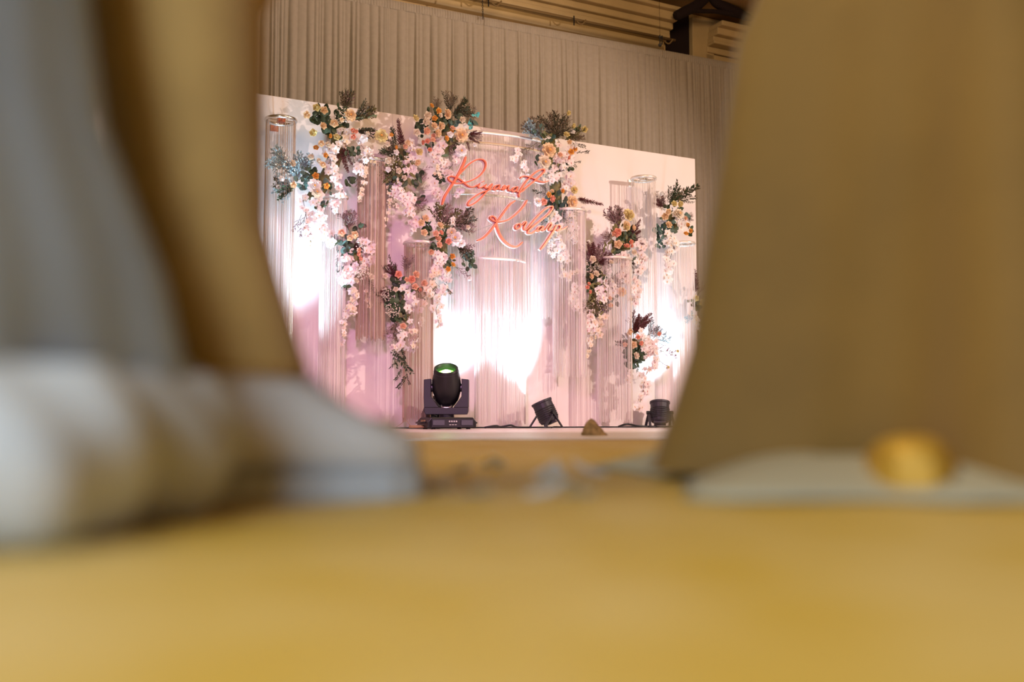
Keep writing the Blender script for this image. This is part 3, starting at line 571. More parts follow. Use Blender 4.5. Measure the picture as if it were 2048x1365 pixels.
# I
b = Bouquet('centre-left bouquet with peach roses beside the wide ring, left of the second word', 890, 480, 9, 0.28)
b.core([(885, 470), (885, 510)], 20)
b.roses([(848, 466, 14, 'c'), (842, 446, 14, 'c'), (880, 452, 15, 'c'), (851, 437, 14, 'c'), (872, 468, 13, 'p'), (876, 478, 14, 'p'), (897, 484, 13, 'k'), (878, 490, 13, 'p'), (862, 504, 12, 'p'), (905, 513, 11, 'o'), (906, 530, 10, 'o'), (896, 539, 11, 'o'), (882, 466, 11, 'k'), (939, 558, 9, 'w'), (936, 455, 9, 'i')])
b.peonies([(910, 478, 30, 'w'), (903, 466, 20, 'i'), (922, 487, 18, 'w')])
b.orchids([(880, 505), (880, 520), (878, 540), (885, 555)], 34, 11, 'wp', 15, False); b.orchids([(870, 545), (865, 565), (860, 580), (855, 600)], 18, 9, 'wy', 13); b.orchids([(890, 560), (895, 575), (880, 595), (872, 620)], 22, 9, 'w', 13); b.orchids([(872, 620), (876, 640), (880, 655)], 8, 5, 'w', 10); b.orchids([(905, 440), (910, 450)], 5, 5, 'w', 11, False)
b.leaves(850, 455, 12, 8, 'd', 12); b.leaves(895, 520, 14, 12, 'do', 12); b.leaves(895, 475, 14, 8, 'd', 10); b.leaves(868, 495, 10, 6, 'd', 11); b.leaves(935, 518, 7, 5, 'bd', 11); b.leaves(948, 516, 7, 5, 'd', 11); b.leaves(940, 530, 10, 6, 'bd', 10); b.leaves(885, 460, 14, 8, 'o', 11)
b.fan(885, 460, 55, 50, 120, 14, ['olive', 'twig', 'dusty']); b.fan(905, 455, 52, -10, 60, 12, ['twig', 'dusty', 'dark']); b.fan(915, 495, 36, -60, 10, 9, ['dark', 'twig', 'mauve'])
b.sprigs([(905, 530, 938, 554, 'mauve'), (900, 445, 950, 465, 'dusty'), (885, 565, 900, 590, 'dark'), (870, 555, 872, 590, 'twig')])
b.breath(880, 440, 20, 70)
# J
b = Bouquet('low bouquet of coral roses and dark foliage trailing a branch left of the moving light', 805, 590, 10, 0.24)
b.core([(803, 570), (803, 620)], 22)
b.roses([(797, 549, 14, 'k'), (832, 550, 15, 'p'), (823, 559, 15, 'k'), (830, 574, 13, 'p'), (770, 553, 11, 'i'), (791, 579, 10, 'i'), (840, 580, 9, 'k'), (848, 567, 14, 'p'), (813, 560, 10, 'p'), (806, 653, 13, 'p')])
b.orchids([(815, 580), (822, 600), (832, 610), (838, 620)], 34, 13, 'pww', 15, False); b.orchids([(825, 650), (830, 670), (826, 690), (824, 702)], 24, 8, 'wy', 12); b.orchids([(805, 655), (800, 680), (798, 690), (785, 703)], 22, 9, 'wp', 13); b.orchids([(845, 640), (843, 650)], 3, 3, 'w', 12, False)
b.leaves(790, 600, 20, 24, 'dd', 13); b.leaves(800, 630, 16, 16, 'd', 13); b.leaves(838, 590, 12, 10, 'd', 13); b.leaves(800, 570, 16, 12, 'd', 11); b.leaves(812, 635, 10, 6, 'o', 10)
b.fan(795, 560, 40, 95, 140, 8, ['plum', 'dark', 'mauve']); b.fan(812, 545, 36, 60, 110, 6, ['mauve', 'dusty']); b.fan(785, 590, 30, 130, 230, 10, ['plum', 'twig', 'dark']); b.fan(795, 640, 44, 230, 290, 8, ['twig', 'dusty'])
b.sprigs([(795, 555, 772, 517, 'dark'), (780, 690, 800, 735, 'leafy'), (790, 700, 815, 752, 'leafy'), (800, 690, 810, 720, 'leafy'), (795, 720, 780, 740, 'leafy'), (805, 735, 792, 765, 'leafy'), (812, 745, 818, 770, 'dark'), (812, 750, 800, 778, 'leafy'), (785, 690, 805, 710, 'dark')])
b.breath(775, 590, 14, 90); b.breath(785, 620, 15, 90)
# K
b = Bouquet('lowest right bouquet with a burgundy crest above the right spotlight', 1280, 690, 11, 0.26)
b.core([(1270, 680), (1275, 705)], 18)
b.roses([(1258, 664, 15, 'c'), (1267, 690, 14, 'c'), (1272, 712, 14, 'i'), (1276, 675, 9, 'k'), (1282, 687, 10, 'k'), (1318, 668, 9, 'k'), (1291, 715, 9, 'w'), (1250, 690, 9, 'p'), (1355, 703, 6, 'y'), (1336, 735, 6, 'y')])
b.orchids([(1285, 670), (1292, 685), (1295, 700), (1300, 705)], 26, 10, 'pw', 14, False); b.orchids([(1308, 690), (1312, 705), (1310, 725), (1305, 735)], 18, 8, 'wp', 13); b.orchids([(1262, 740), (1258, 755), (1256, 765)], 8, 6, 'wp', 11); b.orchids([(1285, 745), (1288, 770), (1282, 800), (1272, 815)], 28, 8, 'wp', 13)
b.leaves(1262, 700, 14, 16, 'dd', 13); b.leaves(1265, 720, 14, 12, 'bd', 12); b.leaves(1280, 700, 16, 10, 'bd', 10); b.leaves(1258, 733, 8, 5, 'd', 11)
b.fan(1268, 668, 46, 30, 100, 9, ['plum', 'plum', 'mauve']); b.sprigs([(1265, 665, 1300, 622, 'plum'), (1262, 665, 1258, 640, 'plum'), (1290, 675, 1330, 665, 'blue'), (1300, 685, 1345, 672, 'blue'), (1305, 685, 1335, 680, 'blue'), (1300, 700, 1355, 702, 'mauve'), (1310, 715, 1336, 735, 'mauve'), (1275, 725, 1278, 745, 'leafy')]); b.fan(1295, 672, 32, 10, 80, 7, ['blue', 'mauve'])
b.leaves(1270, 705, 20, 14, 'bd', 12); b.fan(1265, 690, 30, 100, 200, 5, ['dark', 'plum']); b.sprigs([(1270, 670, 1297, 635, 'plum'), (1266, 668, 1283, 632, 'plum')]); b.breath(1300, 690, 16, 40)
# L
b = Bouquet('small half-hidden bouquet with a burgundy sprig beyond the right edge of the backdrop', 1400, 600, 12, 0.16)
b.core([(1392, 600), (1394, 620)], 12)
b.roses([(1392, 597, 12, 'y'), (1406, 605, 15, 'y'), (1410, 618, 13, 'y'), (1418, 587, 10, 'y'), (1418, 560, 8, 'c'), (1388, 634, 12, 'c')])
b.orchids([(1390, 632), (1395, 645), (1400, 655)], 10, 8, 'yw', 13, False); b.leaves(1395, 610, 10, 10, 'od', 11)
b.sprigs([(1392, 590, 1398, 541, 'plum'), (1390, 590, 1390, 555, 'plum'), (1395, 590, 1418, 562, 'mauve'), (1395, 590, 1410, 570, 'mauve')]); b.fan(1385, 640, 18, 90, 200, 4, ['blue'])

# ---------------------------------------------------------------- coral lettering
LO = 0.40
def zp(x, y): return (870 + x / 5.934, 290 + y / 5.934)
LET = [
 [([(355,145),(338,205),(290,310),(230,420),(160,530),(105,620),(75,715)], 24), ([(180,505),(240,400),(330,300),(400,230),(480,183),(550,180),(590,220),(580,290),(530,360),(460,410),(370,445),(290,460),(220,458),(165,430),(146,397),(172,378),(225,388),(290,420),(350,470),(400,502),(450,505),(490,480)], 15)],
 [([(490,500),(520,465),(505,500),(520,516),(560,500),(592,478)], 13), ([(545,446),(575,436)], 13)],
 [([(600,473),(580,502),(597,520),(632,503),(665,470),(650,505),(600,560),(540,630),(470,690),(400,725),(380,710),(400,670),(460,620),(540,572),(620,542),(690,522)], 15)],
 [([(747,480),(710,490),(690,520),(706,537),(740,512),(757,480),(747,520),(762,532),(792,520)], 14)],
 [([(790,545),(803,500),(818,490),(810,535),(838,503),(865,490),(858,530),(880,548),(908,530)], 14)],
 [([(962,500),(922,515),(905,542),(922,560),(950,541),(972,505),(957,545),(970,562),(995,552)], 14)],
 [([(990,625),(985,590),(1010,530),(1080,430),(1180,335),(1250,297),(1288,302),(1270,340),(1180,425),(1080,505),(1020,558),(985,556)], 17), ([(1003,402),(1020,382),(1070,378),(1150,402),(1220,434),(1290,446),(1337,430)], 14)],
 [([(940,668),(880,712),(810,800),(740,900),(660,1010),(590,1085),(540,1120),(490,1140)], 20), ([(1080,662),(1050,720),(980,800),(880,882),(790,912),(710,915),(660,890),(643,870),(662,850),(700,870),(716,910),(722,960),(752,1050),(800,1130),(870,1190),(940,1212),(990,1197),(1027,1158)], 16)],
 [([(992,935),(955,955),(945,987),(966,1002),(1002,975),(995,940),(1022,958)], 15)],
 [([(1028,952),(1062,913),(1070,935),(1045,985),(1060,1012),(1088,998)], 14)],
 [([(1088,998),(1140,930),(1230,830),(1320,752),(1375,733),(1383,760),(1330,832),(1230,912),(1130,992),(1095,1030),(1107,1052),(1150,1045),(1205,1008)], 17)],
 [([(1268,968),(1230,976),(1205,1006),(1217,1027),(1250,1006),(1273,970),(1265,1012),(1292,1020)], 14)],
 [([(1295,1015),(1352,938),(1367,930),(1372,962),(1345,1002),(1357,1017),(1385,1003)], 14)],
 [([(1432,955),(1400,1022),(1350,1100),(1290,1190),(1243,1247)], 22), ([(1395,1030),(1440,960),(1477,965),(1470,1000),(1440,1020),(1475,1015),(1520,1000),(1552,973)], 14)]]
ss, z0 = S(1000, 400, LO)
sg = thing('lettering_sign', 'two-word coral script name sign with white edging hung before the thread curtains', 'sign', W(ss, z0, LO), YAW)
def ribbon(mb, pts, wpx, o0, o1, extra=0.0, sub=7):
    P = catmull([(*zp(x, y), 0) for x, y in pts], sub); n = len(P); L = []
    for p in P: a, z = S(p.x, p.y, LO); L.append(Vector((a - ss, 0, z - z0)))
    px = 8.1 / F; base = wpx / 5.934 * px / 2 * 0.88
    vs = []; fs = []
    for i, p in enumerate(L):
        t = (L[min(i + 1, n - 1)] - L[max(i - 1, 0)]).normalized(); nn = Vector((-t.z, 0, t.x))
        slope = 0.75 + 0.45 * abs(t.z)                       # heavier downstrokes
        end = min(1, 0.55 + min(i, n - 1 - i) / 5 * 0.45)
        h = base * slope * end + extra
        for sgn in (1, -1):
            for o in (o0, o1): vs.append(p + nn * h * sgn + Vector((0, -o, 0)))
        if i: q = 4 * i; r = q - 4; fs += [(r, r + 1, q + 1, q), (r + 1, r + 3, q + 3, q + 1), (r + 3, r + 2, q + 2, q + 3), (r + 2, r, q, q + 2)]
    fs += [(0, 2, 3, 1), (4 * n - 4, 4 * n - 3, 4 * n - 1, 4 * n - 2)]
    mb.add(vs, fs)
for strokes in LET:
    mb = MB(); wb = MB()
    for k, (pts, wd) in enumerate(strokes):
        ribbon(mb, pts, wd, 0.0 + 0.001 * k, 0.022 + 0.0015 * k); ribbon(wb, pts, wd, -0.020 - 0.001 * k, -0.002, 0.0055)
    l = mb.obj('letter', 'coral', sg); e = wb.obj('letter_edging', 'white', l)
for (x, y) in [(240, 410), (1100, 420), (720, 930), (1180, 920)]:
    a, z = S(*zp(x, y), LO); MB().tube([(a - ss, 0.015, z - z0), (a - ss, LO - 0.002, z - z0)], 0.003, 6).obj('standoff', 'silver', sg)

# ---------------------------------------------------------------- stage lights
GY = 7.25
mh_loc = at_depth(893, 850, GY); mh_loc.z = 0
mh = thing('moving_head_light', 'large black moving-head stage light with glowing green lens on the stage floor', 'stage light', mh_loc, 0.0)
u = GY / F                                                  # metres per photo pixel here
base = MB()
bw, bd_, bh = 0.36, 0.30, 0.085
RB = Matrix.Rotation(math.radians(20), 4, 'Z')
base.prism([(-bw / 2, 0.012), (bw / 2, 0.012), (bw / 2, 0.055), (bw / 2 - 0.025, bh), (-bw / 2 + 0.025, bh), (-bw / 2, 0.055)], -bd_ / 2, bd_ / 2, 0, RB)
bo = bevel(base.obj('base', 'black', mh), 0.006)
pn = MB().box((0.0, -bd_ / 2 - 0.004, 0.045), (bw * 0.86, 0.012, 0.058), 0, RB).obj('control_panel', 'black2', bo)
for sx in (-0.105, 0.105): MB().box((sx, -bd_ / 2 - 0.012, 0.047), (0.085, 0.006, 0.036), 0, RB).obj('display', 'screen', bo)
for k in range(4): MB().box((-0.025 + 0.017 * k, -bd_ / 2 - 0.012, 0.056), (0.010, 0.006, 0.011), 0, RB).obj('button', 'print', bo)
for k in range(3): MB().box((-0.02 + 0.02 * k, -bd_ / 2 - 0.012, 0.032), (0.014, 0.006, 0.005), 0, RB).obj('button', 'print', bo)
MB().box((-bw / 2 - 0.002, -0.02, 0.058), (0.006, 0.11, 0.016), 0, RB).obj('side_label', 'jute', bo)
for sx in (-1, 1):
    for sy in (-1, 1): MB().lathe([(0.016, 0.0), (0.018, 0.014)], 10, 0, RB @ Matrix.Translation((sx * 0.13, sy * 0.11, 0)), True).obj('foot', 'black', bo)
    MB().tube([RB @ Vector(p) for p in catmull([(sx * bw / 2, 0.09, 0.05), (sx * (bw / 2 + 0.03), 0.06, 0.045), (sx * (bw / 2 + 0.03), -0.06, 0.045), (sx * bw / 2, -0.09, 0.05)], 5)], 0.007, 6).obj('carry_handle', 'black', bo, True)
MB().lathe([(0.055, bh - 0.002), (0.055, 0.105), (0.04, 0.11), (0.04, 0.125)], 20, 0, None, True).obj('turntable', 'darkmetal', mh)
yk = [(-0.158, 0.125), (-0.150, 0.105), (0.150, 0.105), (0.158, 0.125), (0.162, 0.22), (0.162, 0.358), (0.112, 0.362), (0.112, 0.24), (0.052, 0.155), (-0.052, 0.155), (-0.112, 0.24), (-0.112, 0.362), (-0.162, 0.358), (-0.162, 0.22)]
y = MB(); n = len(yk); yv = [Vector((x, d, z)) for d in (-0.06, 0.06) for x, z in yk]
# the U as three convex blocks keeps its faces clean
y.prism([(-0.158, 0.125), (-0.150, 0.105), (0.150, 0.105), (0.158, 0.125), (0.160, 0.155), (-0.160, 0.155)], -0.06, 0.06)
for sx in (-1, 1):
    P = [(sx * 0.160, 0.155), (sx * 0.162, 0.22), (sx * 0.162, 0.358), (sx * 0.110, 0.364), (sx * 0.110, 0.235), (sx * 0.052, 0.155)]
    y.prism(P if sx > 0 else P[::-1], -0.06, 0.06)
yo = bevel(y.obj('yoke', 'black2', mh), 0.004)
for sx in (-1, 1): MB().lathe([(0.03, 0), (0.03, 0.012), (0.022, 0.016)], 16, 0, Matrix.Translation((sx * 0.1, 0, 0.30)) @ Matrix.Rotation(math.pi / 2 * sx, 4, 'Y'), True).obj('tilt_hub', 'darkmetal', yo)
TM = Matrix.Translation((0, 0, 0.30)) @ Matrix.Rotation(math.radians(29), 4, 'X')
hd = MB().lathe([(0.03, -0.142), (0.055, -0.138), (0.085, -0.09), (0.102, -0.03), (0.106, 0.02), (0.102, 0.07), (0.094, 0.11), (0.089, 0.135), (0.087, 0.158), (0.082, 0.162), (0.074, 0.158), (0.071, 0.125), (0.068, 0.10)], 36, 0, TM).obj('lamp_head', 'black', mh, True)
MB().lathe([(0.0905, 0.128), (0.0925, 0.132), (0.0905, 0.137)], 36, 0, TM).obj('lens_collar', 'darkmetal', hd, True)
MB().lathe([(0.0001, 0.135), (0.03, 0.130), (0.069, 0.112)], 28, 0, TM).obj('lens', 'greenlens', hd, True)
MB().lathe([(0.0001, 0.141), (0.02, 0.138), (0.034, 0.130)], 20, 0, TM).obj('lens_core', 'greencore', hd, True)
MB().tube([TM @ Vector(p) for p in catmull([(-0.035, -0.085, -0.10), (-0.03, -0.105, -0.105), (0.03, -0.105, -0.105), (0.035, -0.085, -0.10)], 4)], 0.006, 6).obj('head_handle', 'silver', hd, True)
MB().box((0, -0.075, -0.118), (0.09, 0.02, 0.03), 0, TM).obj('rear_cap', 'black', hd)
lamp('moving_head_glow', 'POINT', mh_loc + (TM @ Vector((0, 0, 0.19))), (0, 0, 9), 0.35, (0.3, 1.0, 0.2), shadow_soft_size=0.03)

def par(label, x, y, depth_o, aim, energy, yaw_extra=0.0, spot=42, blend=0.7, hidden=False, axis=None, col=(0.58, 0.82, 1.0)):
    s, z = S(x, y, depth_o); loc = W(s, 0, depth_o)
    th = thing('par_spotlight', label, 'stage light', loc, 0.0, 'black floor spotlights washing the backdrop')
    tgt = W(*S(aim[0], aim[1], aim[2]), aim[2]); c = Vector((0, 0, 0.125)); d = (tgt - (loc + c)).normalized()
    q = d.to_track_quat('Z', 'Y').to_matrix().to_4x4(); TM = Matrix.Translation(c) @ q
    can = MB().lathe([(0.04, -0.085), (0.072, -0.08), (0.080, -0.06), (0.080, 0.075), (0.086, 0.08), (0.086, 0.095), (0.078, 0.095), (0.076, 0.06)], 24, 0, TM).obj('can', 'black2', th, False)
    for k in range(6): MB().lathe([(0.0825, -0.055 + 0.016 * k), (0.0845, -0.05 + 0.016 * k), (0.0825, -0.045 + 0.016 * k)], 24, 0, TM).obj('cooling_fin', 'black', can)
    MB().lathe([(0.0001, 0.062), (0.076, 0.06)], 24, 0, TM).obj('lens_plate', 'screen', can)
    led = MB().lathe([(0.0001, 0.074), (0.010, 0.072), (0.012, 0.063)], 10)
    lm = led.mesh('led', 'ledw')
    for k in range(12):
        a = k * math.pi / 6 if k < 8 else k * math.pi / 2; rr = 0.055 if k < 8 else 0.025
        o = link('led', lm, can); o.matrix_local = TM @ Matrix.Translation((rr * math.cos(k * math.pi / 4 if k < 8 else a), rr * math.sin(k * math.pi / 4 if k < 8 else a), 0))
    MB().box((0, 0, -0.09), (0.10, 0.10, 0.02), 0, TM).obj('rear_cover', 'black', can)
    ax = axis if axis is not None else d.cross(Vector((0, 0, 1))).normalized()
    ax = Vector((ax.x, ax.y, 0)).normalized(); fwd = Vector((-ax.y, ax.x, 0))
    for sg_ in (-1, 1):
        hub = c + ax * 0.095 * sg_
        for f_ in (-1, 1):
            foot = c + ax * 0.105 * sg_ + fwd * 0.085 * f_; foot.z = 0.006
            dd = (foot - hub); L = dd.length; mtx = Matrix.Translation((hub + foot) / 2) @ dd.to_track_quat('Z', 'Y').to_matrix().to_4x4()
            MB().box((0, 0, 0), (0.022, 0.008, L), 0, mtx).obj('stand_leg', 'black2', th)
        MB().tube([c + ax * 0.08 * sg_, c + ax * 0.115 * sg_], 0.016, 10).obj('tilt_knob', 'black', th)
    mb = MB().tube(catmull([c + Vector((0, 0, -0.06)) - d * 0.08, c - d * 0.13 + Vector((0, 0, -0.05)), Vector((0.05, 0.02, 0.008)), Vector((0.16, 0.06, 0.006))], 5), 0.005, 6).obj('power_cable', 'black', th, True)
    l = lamp('par_beam', 'SPOT', loc + c + d * 0.105, tgt, energy, col, spot_size=math.radians(spot), spot_blend=blend, shadow_soft_size=0.05)
    return th
par('black floor spotlight right of centre, tilted up and left, beside the moving light', 1092, 835, 0.26, (990, 590, 0.0), 190, axis=Vector((0.55, -0.83, 0)), spot=70, blend=0.8)
par('black floor spotlight tucked directly behind the moving light', 868, 842, 0.20, (1010, 500, 0.0), 120, spot=60, blend=0.8)
par('black floor spotlight at the right, standing below the lowest right bouquet', 1320, 835, 0.24, (1318, 590, 0.0), 120, axis=Vector((1, 0.1, 0)), spot=66, blend=0.8)
par('black floor spotlight at the left below the pale blue sprigs', 612, 842, 0.50, (600, 350, 0.12), 330, axis=Vector((1, 0.2, 0)), spot=52, blend=0.9)

# cables along the foot of the backdrop
def cable(label, pts, r=0.006):
    mb = MB(); mb.tube(catmull([W(s, z, o) for s, o, z in pts], 6), r, 6)
    return tag(mb.obj('floor_cable', 'black', None, True), label, 'cable')
cable('black cable lying along the foot of the backdrop across the stage', [(-1.6, 0.10, 0.006), (0.4, 0.12, 0.006), (1.0, 0.09, 0.006), (1.9, 0.12, 0.006), (2.6, 0.10, 0.006), (3.2, 0.12, 0.006), (4.2, 0.1, 0.006)])
cable('short bunched black cable right of the moving light base', [(1.72, 0.22, 0.007), (1.80, 0.25, 0.02), (1.86, 0.22, 0.012), (1.93, 0.25, 0.024), (2.0, 0.22, 0.008), (2.12, 0.24, 0.007)], 0.008)
cable('black cable bend between the tan lump and the right spotlight', [(2.92, 0.26, 0.008), (3.0, 0.28, 0.03), (3.12, 0.25, 0.014), (3.3, 0.27, 0.007)], 0.009)
cc = thing('cable_coil', 'tan coiled cable against the left side of the moving light base', 'cable', mh_loc + Vector((-0.20, -0.06, 0)), 0.3)
MB().tube([(0.06 * math.cos(a) * (1 + .05 * math.sin(3 * a)), 0.05 * math.sin(a), 0.012 + 0.012 * (a / 12.5)) for a in [k * 12.56 / 40 for k in range(41)]], 0.007, 6).obj('coil', 'jute', cc, True)
MB().tube(catmull([(-0.05, 0.02, 0.02), (-0.09, 0.0, 0.06), (-0.13, 0.03, 0.03), (-0.17, 0.04, 0.006)], 5), 0.002, 5).obj('loose_end', 'jute', cc, True)
# tan lump on the stage edge
q = at_z(1183, 872, 0.0)
LY = 4.5; q = at_depth(1185, 870, LY); q.z = 0
lump = MB(); vs = []; fs = []; nr, na = 9, 22; rl = random.Random(5)
for j in range(nr + 1):
    t = j / nr
    for k in range(na):
        a = 2 * math.pi * k / na; rr = (0.050 * (1 - t) ** 0.6 + 0.001) * (1 + 0.10 * rl.uniform(-1, 1)) * (1 + 0.35 * max(0, math.cos(a)) * (1 - t) ** 2)
        vs.append((rr * math.cos(a) - 0.006 * t, 0.8 * rr * math.sin(a), 0.076 * t))
for j in range(nr):
    for k in range(na): fs.append((j * na + k, j * na + (k + 1) % na, (j + 1) * na + (k + 1) % na, (j + 1) * na + k))
fs.append(tuple(nr * na + k for k in range(na)))
lp = lump.add(vs, fs).obj('peaked_lump', 'tan', None, True, loc=q); tag(lp, 'small tan rough-textured peaked lump lying on the front of the stage floor', 'lump')

# ---------------------------------------------------------------- people close to the lens (lower bodies are what the lens sees)
def sweep(mb, secs, n=28, mi=0, fold=None, cap=(True, True)):       # stacked rings: (centre, rx, ry)
    vs = []; fs = []
    for j, (c, rx, ry) in enumerate(secs):
        for k in range(n):
            a = 2 * math.pi * k / n; m = 1 + (fold(a, j / (len(secs) - 1)) if fold else 0)
            vs.append((c[0] + rx * m * math.cos(a), c[1] + ry * m * math.sin(a), c[2]))
    for j in range(len(secs) - 1):
        for k in range(n): fs.append((j * n + k, j * n + (k + 1) % n, (j + 1) * n + (k + 1) % n, (j + 1) * n + k))
    if cap[0]: fs.append(tuple(range(n - 1, -1, -1)))
    if cap[1]: fs.append(tuple((len(secs) - 1) * n + k for k in range(n)))
    mb.add(vs, fs, mi)
def figure(parent, hipc, footL, footR, height=1.66, facing=0.0, knee=None):
    """one continuous skinned body: pelvis root, spine, head, arms, legs"""
    me = bpy.data.meshes.new('body'); hx, hy = hipc; k = height / 1.66; c, s = math.cos(facing), math.sin(facing)
    def q(x, y, z): return (hx + x * c - y * s, hy + x * s + y * c, z * k)
    V = [q(0, 0, .92), q(0, 0, 1.08), q(0, 0, 1.28), q(0, 0, 1.40), q(0, -.01, 1.47), q(0, -.02, 1.53), q(0, -.02, 1.62)]
    E = [(0, 1), (1, 2), (2, 3), (3, 4), (4, 5), (5, 6)]; Rr = [.13, .115, .13, .09, .05, .075, .07]
    for sx, ft in ((-1, footL), (1, footR)):
        i = len(V); fx, fy = ft
        hp = Vector(q(sx * .09, 0, .86)); an = Vector((fx, fy, .09)); kn = Vector(knee) if knee is not None and sx > 0 else hp.lerp(an, .52)
        V += [tuple(hp), tuple(kn), tuple(an)]; E += [(0, i), (i, i + 1), (i + 1, i + 2)]; Rr += [.08, .045, .03]
        i = len(V); V += [q(sx * .18, 0, 1.37), q(sx * .22, .02, 1.10), q(sx * .20, -.10, .88), q(sx * .19, -.14, .79)]; E += [(3, i), (i, i + 1), (i + 1, i + 2), (i + 2, i + 3)]; Rr += [.055, .042, .03, .03]
    me.from_pydata(V, E, []); me.materials.append(M['skin'])
    o = link('body', me, parent); m = o.modifiers.new('skin', 'SKIN')
    for i, sv in enumerate(me.skin_vertices[0].data): sv.radius = (Rr[i] * k, Rr[i] * k); sv.use_root = (i == 0)
    sb = o.modifiers.new('sub', 'SUBSURF'); sb.levels = 1; sb.render_levels = 1
    return o
def hair(parent, c): MB().lathe([(0.001, 0.11), (0.06, 0.10), (0.095, 0.05), (0.10, -0.02), (0.085, -0.08)], 16, 0, Matrix.Translation(c)).obj('hair', 'hair', parent, True)

# person in brown trousers and white shoes
pa = thing('person', 'person in slim brown trousers and a white shoe, blurred close to the lens at left', 'person', (-0.30, 0.90, 0))
loc0 = pa.location
def rel(v): return Vector(v) - loc0
LYA = 0.93
legp = [at_depth(347, 0, LYA), at_depth(372, 230, LYA), at_depth(402, 450, LYA), at_depth(440, 600, LYA), at_depth(478, 722, LYA)]
legr = [180, 158, 136, 130, 131]
hip = Vector((-0.30, 0.90, 0.90)); ankle = legp[-1]
figure(pa, (hip.x - loc0.x - 0.03, hip.y - loc0.y + 0.16), (-0.30, 0.22), (ankle.x - loc0.x, ankle.y - loc0.y), knee=rel(legp[0]))
hair(pa, (-0.03, 0.16, 1.62))
tr = MB()
secs = [(rel(p), r_ * LYA / F, r_ * LYA / F * 1.05) for p, r_ in zip(legp, legr)][::-1]
secs = [(secs[0][0] + Vector((0.004, 0, -0.012)), secs[0][1] * 1.0, secs[0][2])] + secs + [(Vector((0.01, 0.07, 0.60)), 0.088, 0.09), (Vector((0.05, 0.16, 0.86)), 0.10, 0.105)]
sweep(tr, secs, 30, 0, lambda a, t: 0.025 * math.sin(3 * a + 9 * t) + 0.02 * math.sin(26 * t + a))
sweep(tr, [(Vector((-0.30, 0.22, 0.05)), .065, .07), (Vector((-0.28, 0.2, 0.3)), .07, .075), (Vector((-0.20, 0.19, 0.6)), .085, .09), (Vector((-0.11, 0.16, 0.86)), .10, .105)], 24, 0, lambda a, t: 0.03 * math.sin(3 * a + 9 * t))
sweep(tr, [(Vector((-0.03, 0.16, 0.84)), .175, .115), (Vector((-0.03, 0.16, 0.95)), .17, .12), (Vector((-0.03, 0.16, 1.02)), .15, .115)], 28)
tr.obj('trousers', 'trouser', pa, True)
sh = MB(); sweep(sh, [(Vector((-0.03, 0.16, 1.02)), .165, .125), (Vector((-0.03, 0.16, 1.25)), .185, .135), (Vector((-0.03, 0.16, 1.40)), .17, .11), (Vector((-0.03, 0.15, 1.46)), .07, .07)], 24); sh.obj('shirt', 'tulle', pa, True)
def shoe(parent, heel, toe, name_mat='shoe', sole_mat='sole', hgt=0.125, width=0.052, laces=True, prof=None):
    heel = Vector(heel); toe = Vector(toe); d = toe - heel; L = d.length; ang = math.atan2(d.y, d.x)
    e = link('shoe', None, parent, heel, (0, 0, ang))
    prof = prof or [(0.0, 0.7, 0.85), (0.04, 0.88, 0.98), (0.14, 1.0, 1.0), (0.30, 1.0, 1.0), (0.42, 0.98, 0.97), (0.52, 1.0, 0.80), (0.64, 1.08, 0.66), (0.76, 1.12, 0.52), (0.88, 1.02, 0.44), (0.96, 0.78, 0.36), (1.0, 0.45, 0.26)]
    n = 16; vs = []; fs = []
    for (t, wf, hf) in prof:
        for k in range(n):
            a = 2 * math.pi * k / n; yy = width * wf * math.copysign(abs(math.cos(a)) ** .75, math.cos(a)); zz_ = hgt * hf * (0.5 + 0.5 * math.copysign(abs(math.sin(a)) ** .8, math.sin(a)))
            yy *= 1 - 0.35 * (zz_ / hgt) ** 1.5
            vs.append((t * L, yy, 0.018 + zz_ * 0.86))
    for j in range(len(prof) - 1):
        for k in range(n): fs.append((j * n + k, j * n + (k + 1) % n, (j + 1) * n + (k + 1) % n, (j + 1) * n + k))
    fs += [tuple(range(n - 1, -1, -1)), tuple((len(prof) - 1) * n + k for k in range(n))]
    MB().add(vs, fs).obj('shoe_upper', name_mat, e, True)
    so = MB(); vs = []; m = len(prof)
    out = [(t * L * 1.02 - 0.01 * L, width * wf * 1.06) for t, wf, hf in prof]
    poly = [(x, y_) for x, y_ in out] + [(x, -y_) for x, y_ in out[::-1]]; k = len(poly)
    vs = [(x, y_, 0.0) for x, y_ in poly] + [(x, y_, 0.026) for x, y_ in poly]
    so.add(vs, [tuple(range(k - 1, -1, -1)), tuple(range(k, 2 * k))] + [(i, (i + 1) % k, (i + 1) % k + k, i + k) for i in range(k)]); so.obj('shoe_sole', sole_mat, e)
    if laces:
        for j in range(4):
            t = 0.50 + 0.07 * j; hz = hgt * (0.86 - 0.11 * j); MB().tube([(t * L, -0.024, hz * .86 + .012), (t * L + .004, 0, hz * .92 + .02), (t * L, 0.024, hz * .86 + .012)], 0.004, 6).obj('shoe_lace', 'sole', e, True)
        MB().tube(catmull([(0.74 * L, -0.05, 0.052), (0.86 * L, -0.03, 0.066), (0.9 * L, 0.0, 0.066), (0.86 * L, 0.03, 0.066)], 4), 0.010, 6).obj('toe_cap', 'tanleather', e, True)
    return e
heel = at_depth(320, 900, 0.88); heel.z = 0; toe = at_depth(812, 900, 1.03); toe.z = 0
shoe(pa, rel(heel), rel(toe), hgt=0.135, width=0.062)
shoe(pa, (-0.36, 0.26, 0), (-0.30, 0.0, 0), hgt=0.12, width=0.05)

